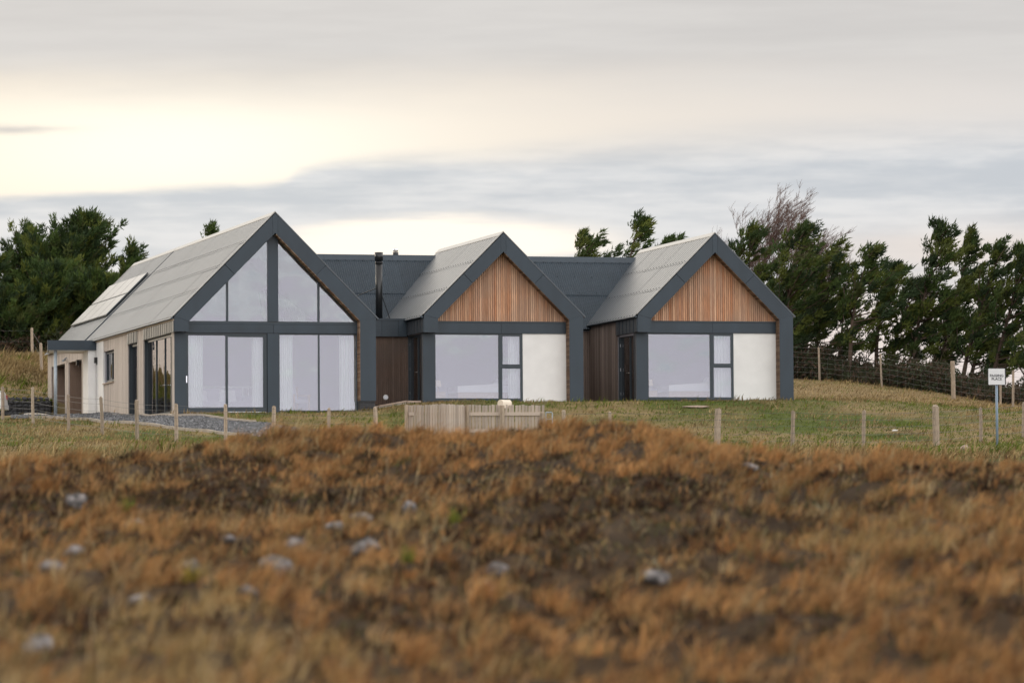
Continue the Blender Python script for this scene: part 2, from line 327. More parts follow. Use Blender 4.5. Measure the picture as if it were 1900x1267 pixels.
for u, v, z in [(0, -.1, -.06), (1.6, -.1, -.02), (3.3, -.1, .0), (5, -.1, .02), (6.4, -.1, .09), (7.4, .6, .30), (8.3, -.1, .38), (10.5, -.1, .40), (13.5, -.1, .41), (15.5, -.1, .42), (18, -.1, .44), (20.8, -.1, .45),
                (-.2, 3, .02), (-.2, 5.6, .06), (-.2, 8.7, .26), (-.2, 13.3, .36), (-.3, 18, .46), (-.2, 22, .56), (-.2, 26, .68), (3, 5, -.15), (5, 9, .1), (3, 13, .1), (3, 22, .3), (10, 6, .3), (18, 6, .3), (14.5, 3, .42), (22, 6, .6), (22, 14, .9), (12, 16, .8), (3, 29, .9), (14.5, 1, .43)]:
    cp.append(hw(u, v, z))
for X, Y, z in [(-12, 215, 7.0), (0, 205, 6.3), (10, 205, 6.2), (22, 205, 5.8), (34, 200, 5.2), (-34, 215, 6.5), (-34, 250, 1), (-10, 250, 1.), (12, 240, 1.), (34, 235, 1.), (0, 270, -.5), (30, 270, -.5), (-30, 270, -.5)]: cp.append(np.array([X, Y, z]))
cp = np.array(cp); _cx = cp[:, :2]
def _k(d2): return np.where(d2 > 1e-9, .5 * d2 * np.log(d2 + 1e-12), 0)
_n = len(cp); _D = ((_cx[:, None] - _cx[None]) ** 2).sum(-1); _M = np.zeros((_n + 3, _n + 3)); _M[:_n, :_n] = _k(_D) + np.eye(_n) * .2
_M[:_n, _n] = 1; _M[:_n, _n + 1:] = _cx; _M[_n, :_n] = 1; _M[_n + 1:, :_n] = _cx.T
_w = np.linalg.solve(_M, np.concatenate([cp[:, 2], np.zeros(3)]))
def height(X, Y):
    X = np.asarray(X, float); Y = np.asarray(Y, float); sh = np.broadcast(X, Y).shape
    X, Y = np.broadcast_to(X, sh).ravel(), np.broadcast_to(Y, sh).ravel()
    lim = 6 + np.clip(Y, 0, 300) * .155
    xc = lim * np.tanh(X / lim * .98) ; xc = np.where(np.abs(X) < lim * .75, X, np.sign(X) * (lim * .75 + lim * .25 * np.tanh((np.abs(X) - lim * .75) / (lim * .5))))
    yc = np.clip(Y, 15, 268); out = np.empty(len(xc))
    for i in range(0, len(xc), 20000):
        q = np.stack([xc[i:i + 20000], yc[i:i + 20000]], 1); d = ((q[:, None] - _cx[None]) ** 2).sum(-1)
        out[i:i + 20000] = _k(d) @ _w[:_n] + _w[_n] + q @ _w[_n + 1:]
    moor = sstep(Y, 118, 100) * sstep(Y, 10, 22)
    out += moor * ((fbm(X * .55, Y * .28, 3) - .5) * .55 + (fbm(X * 1.5, Y * .9, 9) - .5) * .40)
    px = X / np.maximum(Y, 5) * 8500 + 950                     # one heathery mound right of centre
    out += .46 * np.exp(-(((X - 1.35) / 1.5) ** 2 + ((Y - 47) / 3.0) ** 2)) - .24 * np.exp(-(((X - 1.2) / 1.6) ** 2 + ((Y - 41) / 2.5) ** 2))
    lawn = sstep(Y, 120, 126); out += lawn * (fbm(X * .8, Y * .5, 21) - .5) * .10
    far = np.clip((Y - 268) / 400, 0, 1); out = out * (1 - far) - 3 * far
    side = np.clip((np.abs(X) - 70) / 300, 0, 1); out = out * (1 - side) - 2 * side
    near = sstep(Y, 15, 2); out = out * (1 - near) - 1.15 * near
    return out.reshape(sh)
def lawn_mask(X, Y): return sstep(Y + (fbm(X * .4, Y * .4, 5) - .5) * 4, 117, 121)

xs = np.concatenate([-np.geomspace(28, 2500, 26)[::-1], np.arange(-27.6, 30, .4), np.geomspace(30.5, 2500, 26)])
ys = np.concatenate([-np.geomspace(6, 800, 16)[::-1], np.arange(-2, 20, 2.), np.arange(20, 78, .33), np.arange(78, 120, 1.), np.arange(120, 196, .7), np.arange(196, 300, 3.), np.geomspace(304, 4000, 18)])
GX, GY = np.meshgrid(xs, ys); GZ = height(GX, GY)
ny, nx = GX.shape; idx = np.arange(ny * nx).reshape(ny, nx)
quads = np.stack([idx[:-1, :-1], idx[:-1, 1:], idx[1:, 1:], idx[1:, :-1]], -1).reshape(-1, 4)
def ground_col(X, Y):
    lm = lawn_mask(X, Y)[..., None]; a = fbm(X * .5, Y * .5, 31)[..., None]; g = fbm(X * .35, Y * .25, 77)[..., None]
    moor = np.array([.028, .019, .011]) * (1 - a) + np.array([.065, .041, .022]) * a
    lawn = np.array([.075, .095, .022]) * (1 - sstep(g, .35, .65)) + np.array([.20, .15, .07]) * sstep(g, .35, .65)
    straw = sstep(Y, 153, 162)[..., None] * .8; lawn = lawn * (1 - straw) + np.array([.23, .165, .085]) * straw
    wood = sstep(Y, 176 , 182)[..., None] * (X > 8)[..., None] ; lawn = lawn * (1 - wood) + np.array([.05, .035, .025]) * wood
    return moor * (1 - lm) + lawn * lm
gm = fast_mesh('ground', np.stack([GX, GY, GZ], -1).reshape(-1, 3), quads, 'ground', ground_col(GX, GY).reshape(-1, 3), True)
ground = link('ground', gm); tag(ground, 'moorland rising to a lawn and the house', None, kind='structure')

# ------------------------------------------------------------------ driveway
def ground_at(x, y, Y):                       # ground position under a photograph column at distance Y
    X = at(x, y, Y)[0]; return np.array([X, Y, float(height(X, Y))])
near_e = [at(*q)[:2] for q in [(20, 777, 153), (80, 777.5, 152), (132, 778, 150), (188, 784, 147), (253, 789, 144), (325, 796, 141), (400, 803, 138.5), (480, 810, 136.5), (560, 816, 134), (640, 820, 131.5)]]
far_e = [at(*q)[:2] for q in [(20, 774, 165), (95, 772.5, 162), (165, 771, 158.5), (225, 771, 153), (270, 772, 147.6), (318, 773.3, 144.4), (380, 775, 143.6), (440, 780, 142), (510, 787, 139.6), (600, 796, 136.5)]]
DV = []; n_c = 9; n_l = 60
for i in range(n_l):
    t = i / (n_l - 1) * (len(near_e) - 1); k = min(int(t), len(near_e) - 2); f = t - k
    a = near_e[k] * (1 - f) + near_e[k + 1] * f; b = far_e[k] * (1 - f) + far_e[k + 1] * f
    for j in range(n_c):
        p = a + (b - a) * j / (n_c - 1); DV.append((p[0], p[1], 0))
DV = np.array(DV); DV[:, 2] = height(DV[:, 0], DV[:, 1]) + .03
dq = [(i * n_c + j, (i + 1) * n_c + j, (i + 1) * n_c + j + 1, i * n_c + j + 1) for i in range(n_l - 1) for j in range(n_c - 1)]
drive = link('driveway', fast_mesh('driveway', DV, dq, 'gravel', None, True)); tag(drive, 'grey gravel drive curving along the front of the house', None, kind='structure')
for row in (0, n_c - 1):                      # timber edging on both sides of the gravel
    mb = MB(); P = DV.reshape(n_l, n_c, 3)[:, row]; P = P[4:46] if row == 0 else P[24:50]
    for a, b in zip(P[:-1], P[1:]):
        d = b - a; nn = np.array([-d[1], d[0], 0]); nn /= np.linalg.norm(nn); nn *= .05
        lo, hi = np.array([0, 0, -.08]), np.array([0, 0, .055])
        mb.add([a - nn + lo, b - nn + lo, b + nn + lo, a + nn + lo, a - nn + hi, b - nn + hi, b + nn + hi, a + nn + hi], [(0, 3, 2, 1), (4, 5, 6, 7), (0, 1, 5, 4), (1, 2, 6, 5), (2, 3, 7, 6), (3, 0, 4, 7)])
    mb.build('edging', 'kerb', drive)
t = rng.random((5200, 2)); gi = (t[:, 0] * (n_l - 1)); k = np.minimum(gi.astype(int), n_l - 2); jf = t[:, 1] * (n_c - 1); j = np.minimum(jf.astype(int), n_c - 2)
D3 = DV.reshape(n_l, n_c, 3); fa = (gi - k)[:, None]; fb = (jf - j)[:, None]
base = (D3[k, j] * (1 - fa) + D3[k + 1, j] * fa) * (1 - fb) + (D3[k, j + 1] * (1 - fa) + D3[k + 1, j + 1] * fa) * fb
r_ = rng.uniform(.02, .05, (len(base), 1)); tet = np.array([[1, 0, -.3], [-.5, .87, -.3], [-.5, -.87, -.3], [.1, 0, .8]])
ang = rng.uniform(0, 6.28, len(base)); R2 = np.stack([np.stack([np.cos(ang), -np.sin(ang)], -1), np.stack([np.sin(ang), np.cos(ang)], -1)], 1)
tv = np.repeat(tet[None], len(base), 0); tv[:, :, :2] = np.einsum('nij,nkj->nki', R2, tv[:, :, :2])
SV = (base[:, None] + tv * r_[:, None]).reshape(-1, 3); o4 = np.arange(len(base))[:, None] * 4
ST = np.concatenate([o4 + np.array([0, 1, 3]), o4 + np.array([1, 2, 3]), o4 + np.array([2, 0, 3])])
scol = np.repeat(rng.choice([.06, .1, .16, .3], (len(base), 1), p=[.4, .3, .22, .08]) * np.array([[1, 1.02, 1.08]]), 4, 0)
gs = link('gravel', fast_mesh('gravel', SV, ST, 'stones', scol), drive); gs['kind'] = 'stuff'

# ------------------------------------------------------------------ the house (u right along the gables, v away, z up)
house = empty('house', tuple(OX), A)
tag(house, 'modern house with three dark framed gables, timber and glass fronts and grey profiled roofs', 'house')
R = .37                                        # depth of the gable reveals
def part(name, mb, m, parent=None, smooth=False, vcol=None): return mb.build(name, m, parent or house, smooth=smooth, vcol=vcol)
def bx(name, m, *b, parent=None): return part(name, MB().box(*b), m, parent)

def boards_stuff(name, m, tones, axis, plane, thick, a0, a1, z0, z1, holes=(), pitch=.11, gap=.012, parent=None, top=None):
    """narrow vertical boards side by side, joined; each board its own tone"""
    mb = MB(); cols = []; a = a0
    while a < a1 - .02:
        b = min(a + pitch - gap, a1); segs = [(z0, top((a + b) / 2) if top else z1)]
        for (h0, h1, k0, k1) in holes:
            if a < h1 - .01 and b > h0 + .01:
                segs = [q for s in segs for q in ((s[0], min(s[1], k0)), (max(s[0], k1), s[1])) if q[1] - q[0] > .02]
        c = np.array(random.choice(tones)) * random.uniform(.85, 1.12); dt = random.uniform(-.004, .004)
        for s in segs:
            if axis == 'x': mb.box(plane + dt, plane + thick, a, b, s[0], s[1])
            else: mb.box(a, b, plane + dt, plane + thick, s[0], s[1])
            cols += [c] * 8
        a += pitch
    o = part(name, mb, m, parent, vcol=np.array(cols)); o['kind'] = 'stuff'; return o

def window(name, axis, plane, a0, a1, z0, z1, fw=.05, depth=.07, glass=True, parent=None, bars=(), fb=None):
    """frame of four bars (and mullions) with a recessed pane; plane is the outer face"""
    mb = MB(); fb = fb or fw
    def B(p0, p1, q0, q1):
        if axis == 'y': mb.box(p0, p1, plane, plane + depth, q0, q1)
        else: mb.box(plane, plane + depth, p0, p1, q0, q1)
    B(a0, a0 + fw, z0, z1); B(a1 - fw, a1, z0, z1); B(a0 + fw, a1 - fw, z0, z0 + fb); B(a0 + fw, a1 - fw, z1 - fw, z1)
    for b in bars: B(b - .025, b + .025, z0 + fb, z1 - fw)
    w = part(name, mb, 'frame', parent)
    if glass:
        es = [a0 + fw] + [x for b in bars for x in (b - .025, b + .025)] + [a1 - fw]
        for p, q in zip(es[::2], es[1::2]):
            g = MB(); p0 = plane + depth * .45
            if axis == 'y': g.box(p, q, p0, p0 + .012, z0 + fb, z1 - fw)
            else: g.box(p0, p0 + .012, p, q, z0 + fb, z1 - fw)
            part('pane', g, 'glass', w)
    return w

def gable_frame(u0, W, ze, zb, apex, zbot_l, zbot_r, t=.63, wl=.47, wr=.52, dull=1.):
    """dark panelled surround: left box, rakes, apex piece, right post; returns the inner line of the gable"""
    c = u0 + W / 2; m = (apex - ze) / (W / 2); ai = apex - t
    def zo(u): return apex - m * abs(u - c)
    def zi(u): return ai - m * abs(u - c)
    ul, ur = u0 + wl, u0 + W - wr
    # backing behind the panels gives the reveal its depth
    poly = [(u0 + .02, zbot_l + .02), (ul - .01, zbot_l + .02), (ul - .01, zi(ul) + .01), (c, ai + .015), (ur + .01, zi(ur) + .01), (ur + .01, zbot_r + .02), (u0 + W - .02, zbot_r + .02), (u0 + W - .02, ze - .03), (c, apex - .03), (u0 + .02, ze - .03)]
    mb = MB(); k = len(poly)
    strips = [[poly[0], poly[1], poly[2], poly[9]], [poly[9], poly[2], poly[3], poly[8]], [poly[8], poly[3], poly[4], poly[7]], [poly[7], poly[4], poly[5], poly[6]]]
    for q in strips: mb.prism(q, 'y', .03, R + .1)
    fr = part('gable_surround', mb, 'panel')
    g = .006
    mL = u0 + W * .25; mRr = u0 + W * .75; kw = .085
    def rake(a, b): return [(a, zo(a)), (a + .0, zi(a)), (b, zi(b)), (b, zo(b))]
    sx = t / m / 2 * .0
    # joints square to the rake: shift the inner end towards the apex foot
    sh = t * m / (1 + m * m)
    def P(a, b, la, lb):                       # outer u range a..b, inner range la..lb
        return [(a, zo(a)), (la, zi(la)), (lb, zi(lb)), (b, zo(b))]
    panels = [[(u0, zbot_l), (ul, zbot_l), (ul, zi(ul) - g), (u0, ze - g)],
              P(u0, mL - g, ul, mL + sh - g), P(mL + g, c - kw - g, mL + sh + g, c - kw - g),
              [(c - kw, zo(c - kw)), (c - kw, zi(c - kw)), (c, ai), (c + kw, zi(c + kw)), (c + kw, zo(c + kw)), (c, apex)],
              P(c + kw + g, mRr - g, c + kw + g, mRr - sh - g), P(mRr + g, u0 + W, mRr - sh + g, ur),
              [(ur, zi(ur) - g), (ur, zbot_r), (u0 + W, zbot_r), (u0 + W, ze - g)]]
    for p in panels: part('fascia_panel', MB().prism(p, 'y', 0, .028), 'panel', fr)
    # timber battens lining the right-hand reveal and the soffit above it
    mb = MB(); cols = []; z = zbot_r + .01; tones = [tuple(k * dull for k in q) for q in ((.33, .20, .13), (.42, .27, .18), (.26, .16, .11), (.48, .33, .23))]
    while z < zi(ur) - .03:
        mb.box(ur - .018, ur, .012, R, z, z + .044); cols += [np.array(random.choice(tones))] * 8; z += .057
    s = 0; L = math.hypot(ur - c, zi(c) - zi(ur)); ux, uz_ = (c - ur) / L, (zi(c) - zi(ur)) / L
    while s < L - .06:
        a0, z0 = ur + ux * s, zi(ur) + uz_ * s; a1, z1 = ur + ux * (s + .05), zi(ur) + uz_ * (s + .05); nx, nz = -uz_ * .018, ux * .018
        mb.prism([(a0, z0), (a1, z1), (a1 + nx, z1 + nz), (a0 + nx, z0 + nz)], 'y', .012, R); cols += [np.array(random.choice(tones))] * 8; s += .064
    o = part('reveal_batten', mb, 'reveal', fr, vcol=np.array(cols)); o['kind'] = 'stuff'
    return zi, zo, ul, ur, c

SHEETS = {}
def corrugated(roof, side, c, apex, m, u_e, v0, v1, rows, lift=.05, cover=.988, name='roof_sheet', sheet_m='sheet', vcut=None):
    """profiled sheets laid in rows on the slope from u_e (eave) to the ridge c; rows are fractions from the ridge"""
    n = max(1, round((v1 - v0) / cover)); w = (v1 - v0) / n
    nrm = np.array([-m * side, 1]) / math.hypot(m, 1) if side > 0 else np.array([m, 1]) / math.hypot(m, 1)
    for r0, r1 in zip(rows[:-1], rows[1:]):
        ua, ub = c + (u_e - c) * r0, c + (u_e - c) * (r1 + (.012 if r1 < 1 else .012))
        za, zb = apex - m * abs(ua - c), apex - m * abs(ub - c)
        key = (round(ua, 3), round(ub, 3), round(w, 4), side, round(apex, 3))
        if key not in SHEETS:
            mb = MB(); vs = []; prof = [(0., 0.)]      # flat pans between low trapezoid ribs
            for j in range(3):
                q = (j + .5) / 3; prof += [(q - .04, 0.), (q - .02, .008), (q + .02, .008), (q + .04, 0.)]
            prof.append((1., 0.)); k = len(prof) - 1
            for t_, h_ in prof:
                hgt = lift - .006 + h_; y = w * t_
                vs.append((ua + nrm[0] * hgt, y, za + nrm[1] * hgt)); vs.append((ub + nrm[0] * (hgt + .007), y, zb + nrm[1] * (hgt + .007)))
            f = [(2 * i, 2 * i + 1, 2 * i + 3, 2 * i + 2) for i in range(k)]
            mb.add(vs, f if side > 0 else [q[::-1] for q in f]); SHEETS[key] = mb.mesh(name, sheet_m, False)
        for i in range(n): link(name, SHEETS[key], roof, (0, v0 + i * w, random.uniform(-.003, .004)))
    # fixings along the rows
    mb = MB()
    for r0, r1 in zip(rows[:-1], rows[1:]):
        for fr_ in (r1 - .01,):
            uu = c + (u_e - c) * fr_; zz = apex - m * abs(uu - c); v = v0 + .3
            while v < v1:
                p = (uu + nrm[0] * (lift + .02), v, zz + nrm[1] * (lift + .02)); s = .008
                mb.box(p[0] - s, p[0] + s, p[1] - s, p[1] + s, p[2] - .02, p[2] + .004); v += .98 if fr_ != r1 - .01 else .33
    o = part('fixing', mb, 'fixing', roof); o['kind'] = 'stuff'

def roof_slab(u0, W, ze, apex, v0, v1, over=0.):
    c = u0 + W / 2; th = .2
    mb = MB()
    mb.prism([(u0, ze), (c, apex), (c, apex - th * 1.4), (u0 + th * .9, ze - .02), (u0, ze - .1)], 'y', v0, v1)
    mb.prism([(u0 + W, ze), (u0 + W, ze - .1), (u0 + W - th * .9, ze - .02), (c, apex - th * 1.4), (c, apex)], 'y', v0, v1)
    return part('roof', mb, 'panel')
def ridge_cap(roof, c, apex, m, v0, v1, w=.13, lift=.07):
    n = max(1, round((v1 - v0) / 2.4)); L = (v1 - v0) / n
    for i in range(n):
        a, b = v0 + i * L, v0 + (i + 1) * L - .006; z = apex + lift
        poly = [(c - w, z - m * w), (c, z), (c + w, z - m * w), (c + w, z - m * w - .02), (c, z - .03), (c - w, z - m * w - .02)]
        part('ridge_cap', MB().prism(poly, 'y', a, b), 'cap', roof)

# ---- wing with the big glazed gable
G1 = dict(u0=0, W=6.6, ze=3.09, apex=6.42)
zi, zo, ul, ur, c1 = gable_frame(0, 6.6, 3.09, 0, 6.42, 2.60, .40); m1 = (6.42 - 3.09) / 3.3
roof1 = roof_slab(0.02, 6.56, 3.07, 6.39, R + .1, 25.75)
corrugated(roof1, 1, c1, 6.40, m1, -.06, .02, 17.08, [.03, .27, .5, .73, 1.0])
corrugated(roof1, 1, c1, 6.40, m1, -.06, 17.13, 25.75, [.03, .27, .5, .73, 1.0])
part('joint_flashing', MB().prism([(-.05, 3.06), (c1 - .02, 6.39), (c1 - .02, 6.47), (-.05, 3.14)], 'y', 17.06, 17.15), 'panel', roof1)
part('roof_covering', MB().prism([(c1 + .02, 6.42), (6.68, 3.03), (6.70, 3.07), (c1 + .02, 6.47)], 'y', .02, 25.75), 'sheet', roof1)
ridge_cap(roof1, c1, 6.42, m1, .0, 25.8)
part('verge_trim', MB().prism([(-.03, 3.10), (c1, 6.46), (c1, 6.50), (-.03, 3.14)], 'y', -.012, .035), 'trim', roof1)
part('verge_trim', MB().prism([(0.0, 3.10), (c1, 6.44), (c1, 6.49), (0.0, 3.15)], 'y', 25.74, 25.80), 'trim', roof1)
part('gutter', MB().prism([(-.10, 3.0), (-.02, 3.0), (-.02, 3.04), (-.06, 3.07), (-.10, 3.06)], 'y', .03, 14.8), 'panel', roof1)
part('eaves_board', MB().box(-.04, .0, .03, 14.8, 2.955, 2.995), 'pale', roof1, vcol=np.tile([.46, .37, .29], (8, 1)))
# upper glazing: triangles and tall panes either side of the central post
zt = lambda u: zi(u) - .02
fr1 = part('gable_glazing_frame', MB().prism([(ul - .02, 2.90), (c1 + .0, 2.90), (c1, 2.96), (ul - .02, 2.96)], 'y', R, R + .08).prism([(c1, 2.90), (ur + .02, 2.90), (ur + .02, 2.96), (c1, 2.96)], 'y', R, R + .08), 'frame')
for a, b in ((.52, 1.76), (1.83, 3.12), (3.46, 4.76), (4.83, 6.06)):
    top = [(b, zt(b) if b < c1 else min(zt(b), zt(c1))), (a, zt(a))]
    if zt(b) < 2.99: poly = [(a, 2.96), (a + (zt(a) - 2.96) / m1, 2.96), (a, zt(a))]
    elif zt(a) < 2.99: poly = [(b - (zt(b) - 2.96) / m1, 2.96), (b, 2.96), (b, zt(b))]
    else: poly = [(a, 2.96), (b, 2.96), (b, zt(b)), (a, zt(a))]
    part('pane', MB().prism(poly, 'y', R + .035, R + .047), 'glass', fr1)
for a, b in ((1.76, 1.83), (4.76, 4.83)): part('mullion', MB().prism([(a, 2.96), (b, 2.96), (b, zt(b)), (a, zt(a))], 'y', R + .005, R + .09), 'frame', fr1)
for s in (-1, 1):                                # slim bars under the rakes
    q = [(c1 + s * .15, zi(c1 + .15)), (c1 + s * .15, zi(c1 + .15) - .06), (c1 + s * 2.83, zi(c1 + 2.83) - .06), (c1 + s * 2.83, zi(c1 + 2.83))]
    part('rake_bar', MB().prism(q, 'y', R + .004, R + .085), 'frame', fr1)
part('central_post', MB().prism([(3.12, 2.96), (3.46, 2.96), (3.46, zi(3.46)), (c1, zi(c1)), (3.12, zi(3.12))], 'y', R - .035, R + .12), 'panel')
bx('central_post', 'panel', 3.10, 3.46, R - .03, R + .12, .02, 2.575)
bm = bx('beam', 'panel', ul - .05, c1 - .004, R - .04, R + .12, 2.585, 2.86); bx('beam_panel', 'panel', c1 + .004, ur, R - .04, R + .12, 2.585, 2.86, parent=bm)
bx('beam_sill', 'panel', ul - .02, ur, R - .03, R + .1, 2.866, 2.898, parent=bm)
bx('corner_panel', 'panel', .05, .44, R - .01, R + .12, -.05, 2.597)
sl = window('sliding_door', 'y', R + .02, .44, 3.09, .06, 2.58, fw=.06, fb=.10, glass=False)
window('fixed_leaf', 'y', R + .05, .50, 1.82, .16, 2.53, fw=.025, parent=sl, glass=False); window('sliding_leaf', 'y', R + .03, 1.75, 3.04, .14, 2.52, fw=.065, depth=.05, parent=sl, glass=False)
part('pane', MB().box(.52, 1.75, R + .09, R + .102, .16, 2.52), 'glass', sl); part('pane', MB().box(1.81, 2.98, R + .07, R + .082, .20, 2.46), 'glass', sl)
part('door_track', MB().box(1.8, 3.04, R - .03, R + .02, .035, .062), 'silver', sl); part('door_handle', MB().box(.44, .475, R - .03, R + .02, .98, 1.2).box(.435, .47, R - .05, R - .028, 1.0, 1.18), 'chrome', sl)
window('window', 'y', R + .02, 3.46, 6.08, .05, 2.58, fw=.045, bars=(4.80,), fb=.05)
# brick plinth under the right-hand post
pl = bx('plinth', 'mortar', 6.08, 6.56, .03, R + .3, -.25, .393)
bm_ = MB().box(0, .215, 0, .012, 0, .065).mesh('brick', 'brick')
for r in range(8):
    for k in range(-1, 3):
        u = 6.085 + k * .225 + (r % 2) * .11
        if 6.08 <= u < 6.36: link('brick', bm_, pl, (u, .02, -.22 + r * .076))
        elif u < 6.08 and u + .215 > 6.12:
            b = link('brick', bm_, pl, (6.085, .02, -.22 + r * .076)); b.scale = ((u + .13 - 6.0) / .215, 1, 1)
        elif 6.36 <= u < 6.5:
            b = link('brick', bm_, pl, (u, .02, -.22 + r * .076)); b.scale = ((6.555 - u) / .215, 1, 1)
# west wall: openings are (v0, v1, z0, z1)
ops = [(.62, 5.6, -.3, 2.58), (6.7, 8.6, -.3, 2.58), (11.35, 13.37, 1.46, 2.56), (18.04, 20.89, -.3, 2.52), (21.74, 24.9, -.3, 2.53)]
def wall_with(mbx, u_a, u_b, v0, v1, z0, z1, holes):
    cuts = sorted({v0, v1, *[h for o in holes for h in o[:2]]})
    for a, b in zip(cuts[:-1], cuts[1:]):
        zz = [(z0, z1)]
        for h in holes:
            if h[0] <= a and h[1] >= b: zz = [q for s in zz for q in ((s[0], h[2]), (h[3], s[1])) if q[1] - q[0] > .01]
        for q in zz: mbx.box(u_a, u_b, a, b, *q)
    return mbx
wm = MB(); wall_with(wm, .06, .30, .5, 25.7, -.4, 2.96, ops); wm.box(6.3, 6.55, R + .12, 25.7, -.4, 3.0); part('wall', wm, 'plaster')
part('gable_wall', MB().prism([(.06, -.2), (6.5, -.2), (6.5, 2.98), (c1, 6.15), (.06, 2.98)], 'y', 25.45, 25.7), 'render')
pale = [(.47, .415, .37), (.53, .47, .425), (.42, .37, .335), (.50, .445, .40)]
boards_stuff('timber_cladding', 'pale', pale, 'x', .012, .04, 8.62, 13.36, .10, 2.95, [ops[2]], pitch=.10)
boards_stuff('timber_cladding', 'pale', pale, 'x', .012, .04, 14.85, 25.72, .25, 3.05, ops, pitch=.10)
boards_stuff('timber_pillar', 'pale', pale, 'x', .0, .05, 5.62, 6.68, -.1, 2.95, pitch=.10)
boards_stuff('corner_boards', 'pale', pale, 'x', .02, .04, .34, .62, -.1, 2.58, pitch=.095)
bx('render_strip', 'render', -.004, .06, 13.37, 14.85, .1, 2.99)
for v0, v1, n in ((.02, 5.6, 17), (6.7, 8.6, 6)):   # standing-seam band over the glazing
    z = bx('zinc_band', 'zinc', .0, .055, v0, v1, 2.585, 2.95); sm = MB().box(0, .028, 0, .022, 0, .36).mesh('seam', 'panel')
    pm = MB().box(0, .014, 0, (v1 - v0) / n - .022, 0, .355).mesh('zinc_panel', 'zinc')
    for k in range(n):
        v = v0 + (v1 - v0) * k / n; link('seam', sm, z, (-.028, v, 2.59)); link('zinc_panel', pm, z, (-.014 + random.uniform(-.004, .002), v + .022, 2.592))
gd = window('glazed_door', 'x', .13, .62, 5.6, .03, 2.57, fw=.07, bars=(1.35, 2.45, 4.0))
for v in (2.3, 2.62): part('door_handle', MB().tube([(.12, v, .98), (.06, v, .98), (.06, v + (.12 if v > 2.45 else -.12), .98)], .014, 6), 'chrome', gd)
window('window', 'x', .14, 6.7, 8.6, .15, 2.57, fw=.07)
bx('window_reveal', 'frame', .04, .13, 5.56, 5.6, .02, 2.57); bx('window_reveal', 'frame', .05, .14, 8.56, 8.6, .1, 2.57)
sw = window('window', 'x', .10, 11.40, 13.32, 1.50, 2.53, fw=.06, bars=(12.2,)); bx('sill', 'pale', -.05, .1, 11.33, 13.38, 1.43, 1.458, parent=sw); set_col(sw.children[-1].data, np.tile([.48, .38, .3], (8, 1)))
bx('ramp', 'concrete', -.9, -.03, 6.2, 12.5, -.3, .17)
for v0, v1 in ((18.04, 20.89), (21.74, 24.9)):      # recessed roller doors
    rv = bx('garage_reveal', 'side', .05, .52, v1 - .03, v1 - .001, .2, 2.52); set_col(rv.data, np.tile([.24, .17, .13], (8, 1)))
    gdo = bx('garage_door', 'black', .52, .56, v0 - .3, v1 + .02, .2, 2.52); sm = MB().prism([(.0, 0), (-.018, .02), (-.018, .065), (.0, .085)], 'y', 0, v1 - v0 + .3).mesh('slat', 'shutter')
    for k in range(26): link('slat', sm, gdo, (.52, v0 - .3, .25 + k * .087))
# canopy on a rendered pier and a steel post
cn = part('canopy', MB().prism([(-1.70, 14.85), (.04, 14.85), (.04, 17.4), (-1.33, 17.4)], 'z', 2.70, 2.99), 'panel'); part('soffit', MB().prism([(-1.66, 14.89), (.0, 14.89), (.0, 17.36), (-1.30, 17.36)], 'z', 2.685, 2.699), 'render', cn)
bx('fascia', 'panel', -1.73, .05, 14.82, 14.848, 2.688, 3.03, parent=cn)
part('canopy_post', MB().tube([(-1.42, 15.0, .1), (-1.42, 15.0, 2.68)], .06, 14), 'galv', cn, True)
bx('pier', 'render', -.28, -.005, 14.9, 16.0, .1, 2.684)
for v, z in ((18.5, 2.42), (14.66, 2.33)):
    wl_ = bx('wall_light', 'black', -.11, -.006, v - .06, v + .06, z - .1, z + .1); bx('bracket', 'black', -.03, -.006, v - .035, v + .035, z - .16, z - .101, parent=wl_)
cc = part('security_camera', MB().tube([(.0, 21.3, 2.72), (-.1, 21.25, 2.66)], .02, 6).tube([(-.05, 21.3, 2.64), (-.17, 21.1, 2.6)], .04, 8), 'galv')
# solar panels: two rows of four
for r, (ra, rb) in enumerate(((.93, 1.69), (1.71, 2.44))):
    for k in range(4):
        v0 = 17.72 + k * 1.96; n_ = (-.71, .71); lf = .13
        P = lambda u, h: (u + n_[0] * h, 3.07 + m1 * u + n_[1] * h)
        fr_ = part('solar_panel', MB().prism([P(ra, lf - .045), P(rb, lf - .045), P(rb, lf), P(ra, lf)], 'y', v0, v0 + 1.945), 'frame', roof1)
        e_ = .03
        gp = MB().prism([P(ra + .02, lf + .001), P(rb - .02, lf + .001), P(rb - .02, lf + .006), P(ra + .02, lf + .006)], 'y', v0 + e_, v0 + 1.945 - e_); link('solar_glass', gp.mesh('solar_glass', 'solar'), fr_)
# room behind the glass
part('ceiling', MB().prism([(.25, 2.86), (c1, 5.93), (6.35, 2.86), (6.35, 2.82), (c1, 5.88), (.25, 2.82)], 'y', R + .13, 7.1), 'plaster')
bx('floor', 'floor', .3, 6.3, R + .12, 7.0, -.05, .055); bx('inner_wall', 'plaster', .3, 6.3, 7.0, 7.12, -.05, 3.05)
part('inner_wall', MB().prism([(.3, 3.05), (6.3, 3.05), (c1, 6.1)], 'y', 7.0, 7.12), 'plaster')

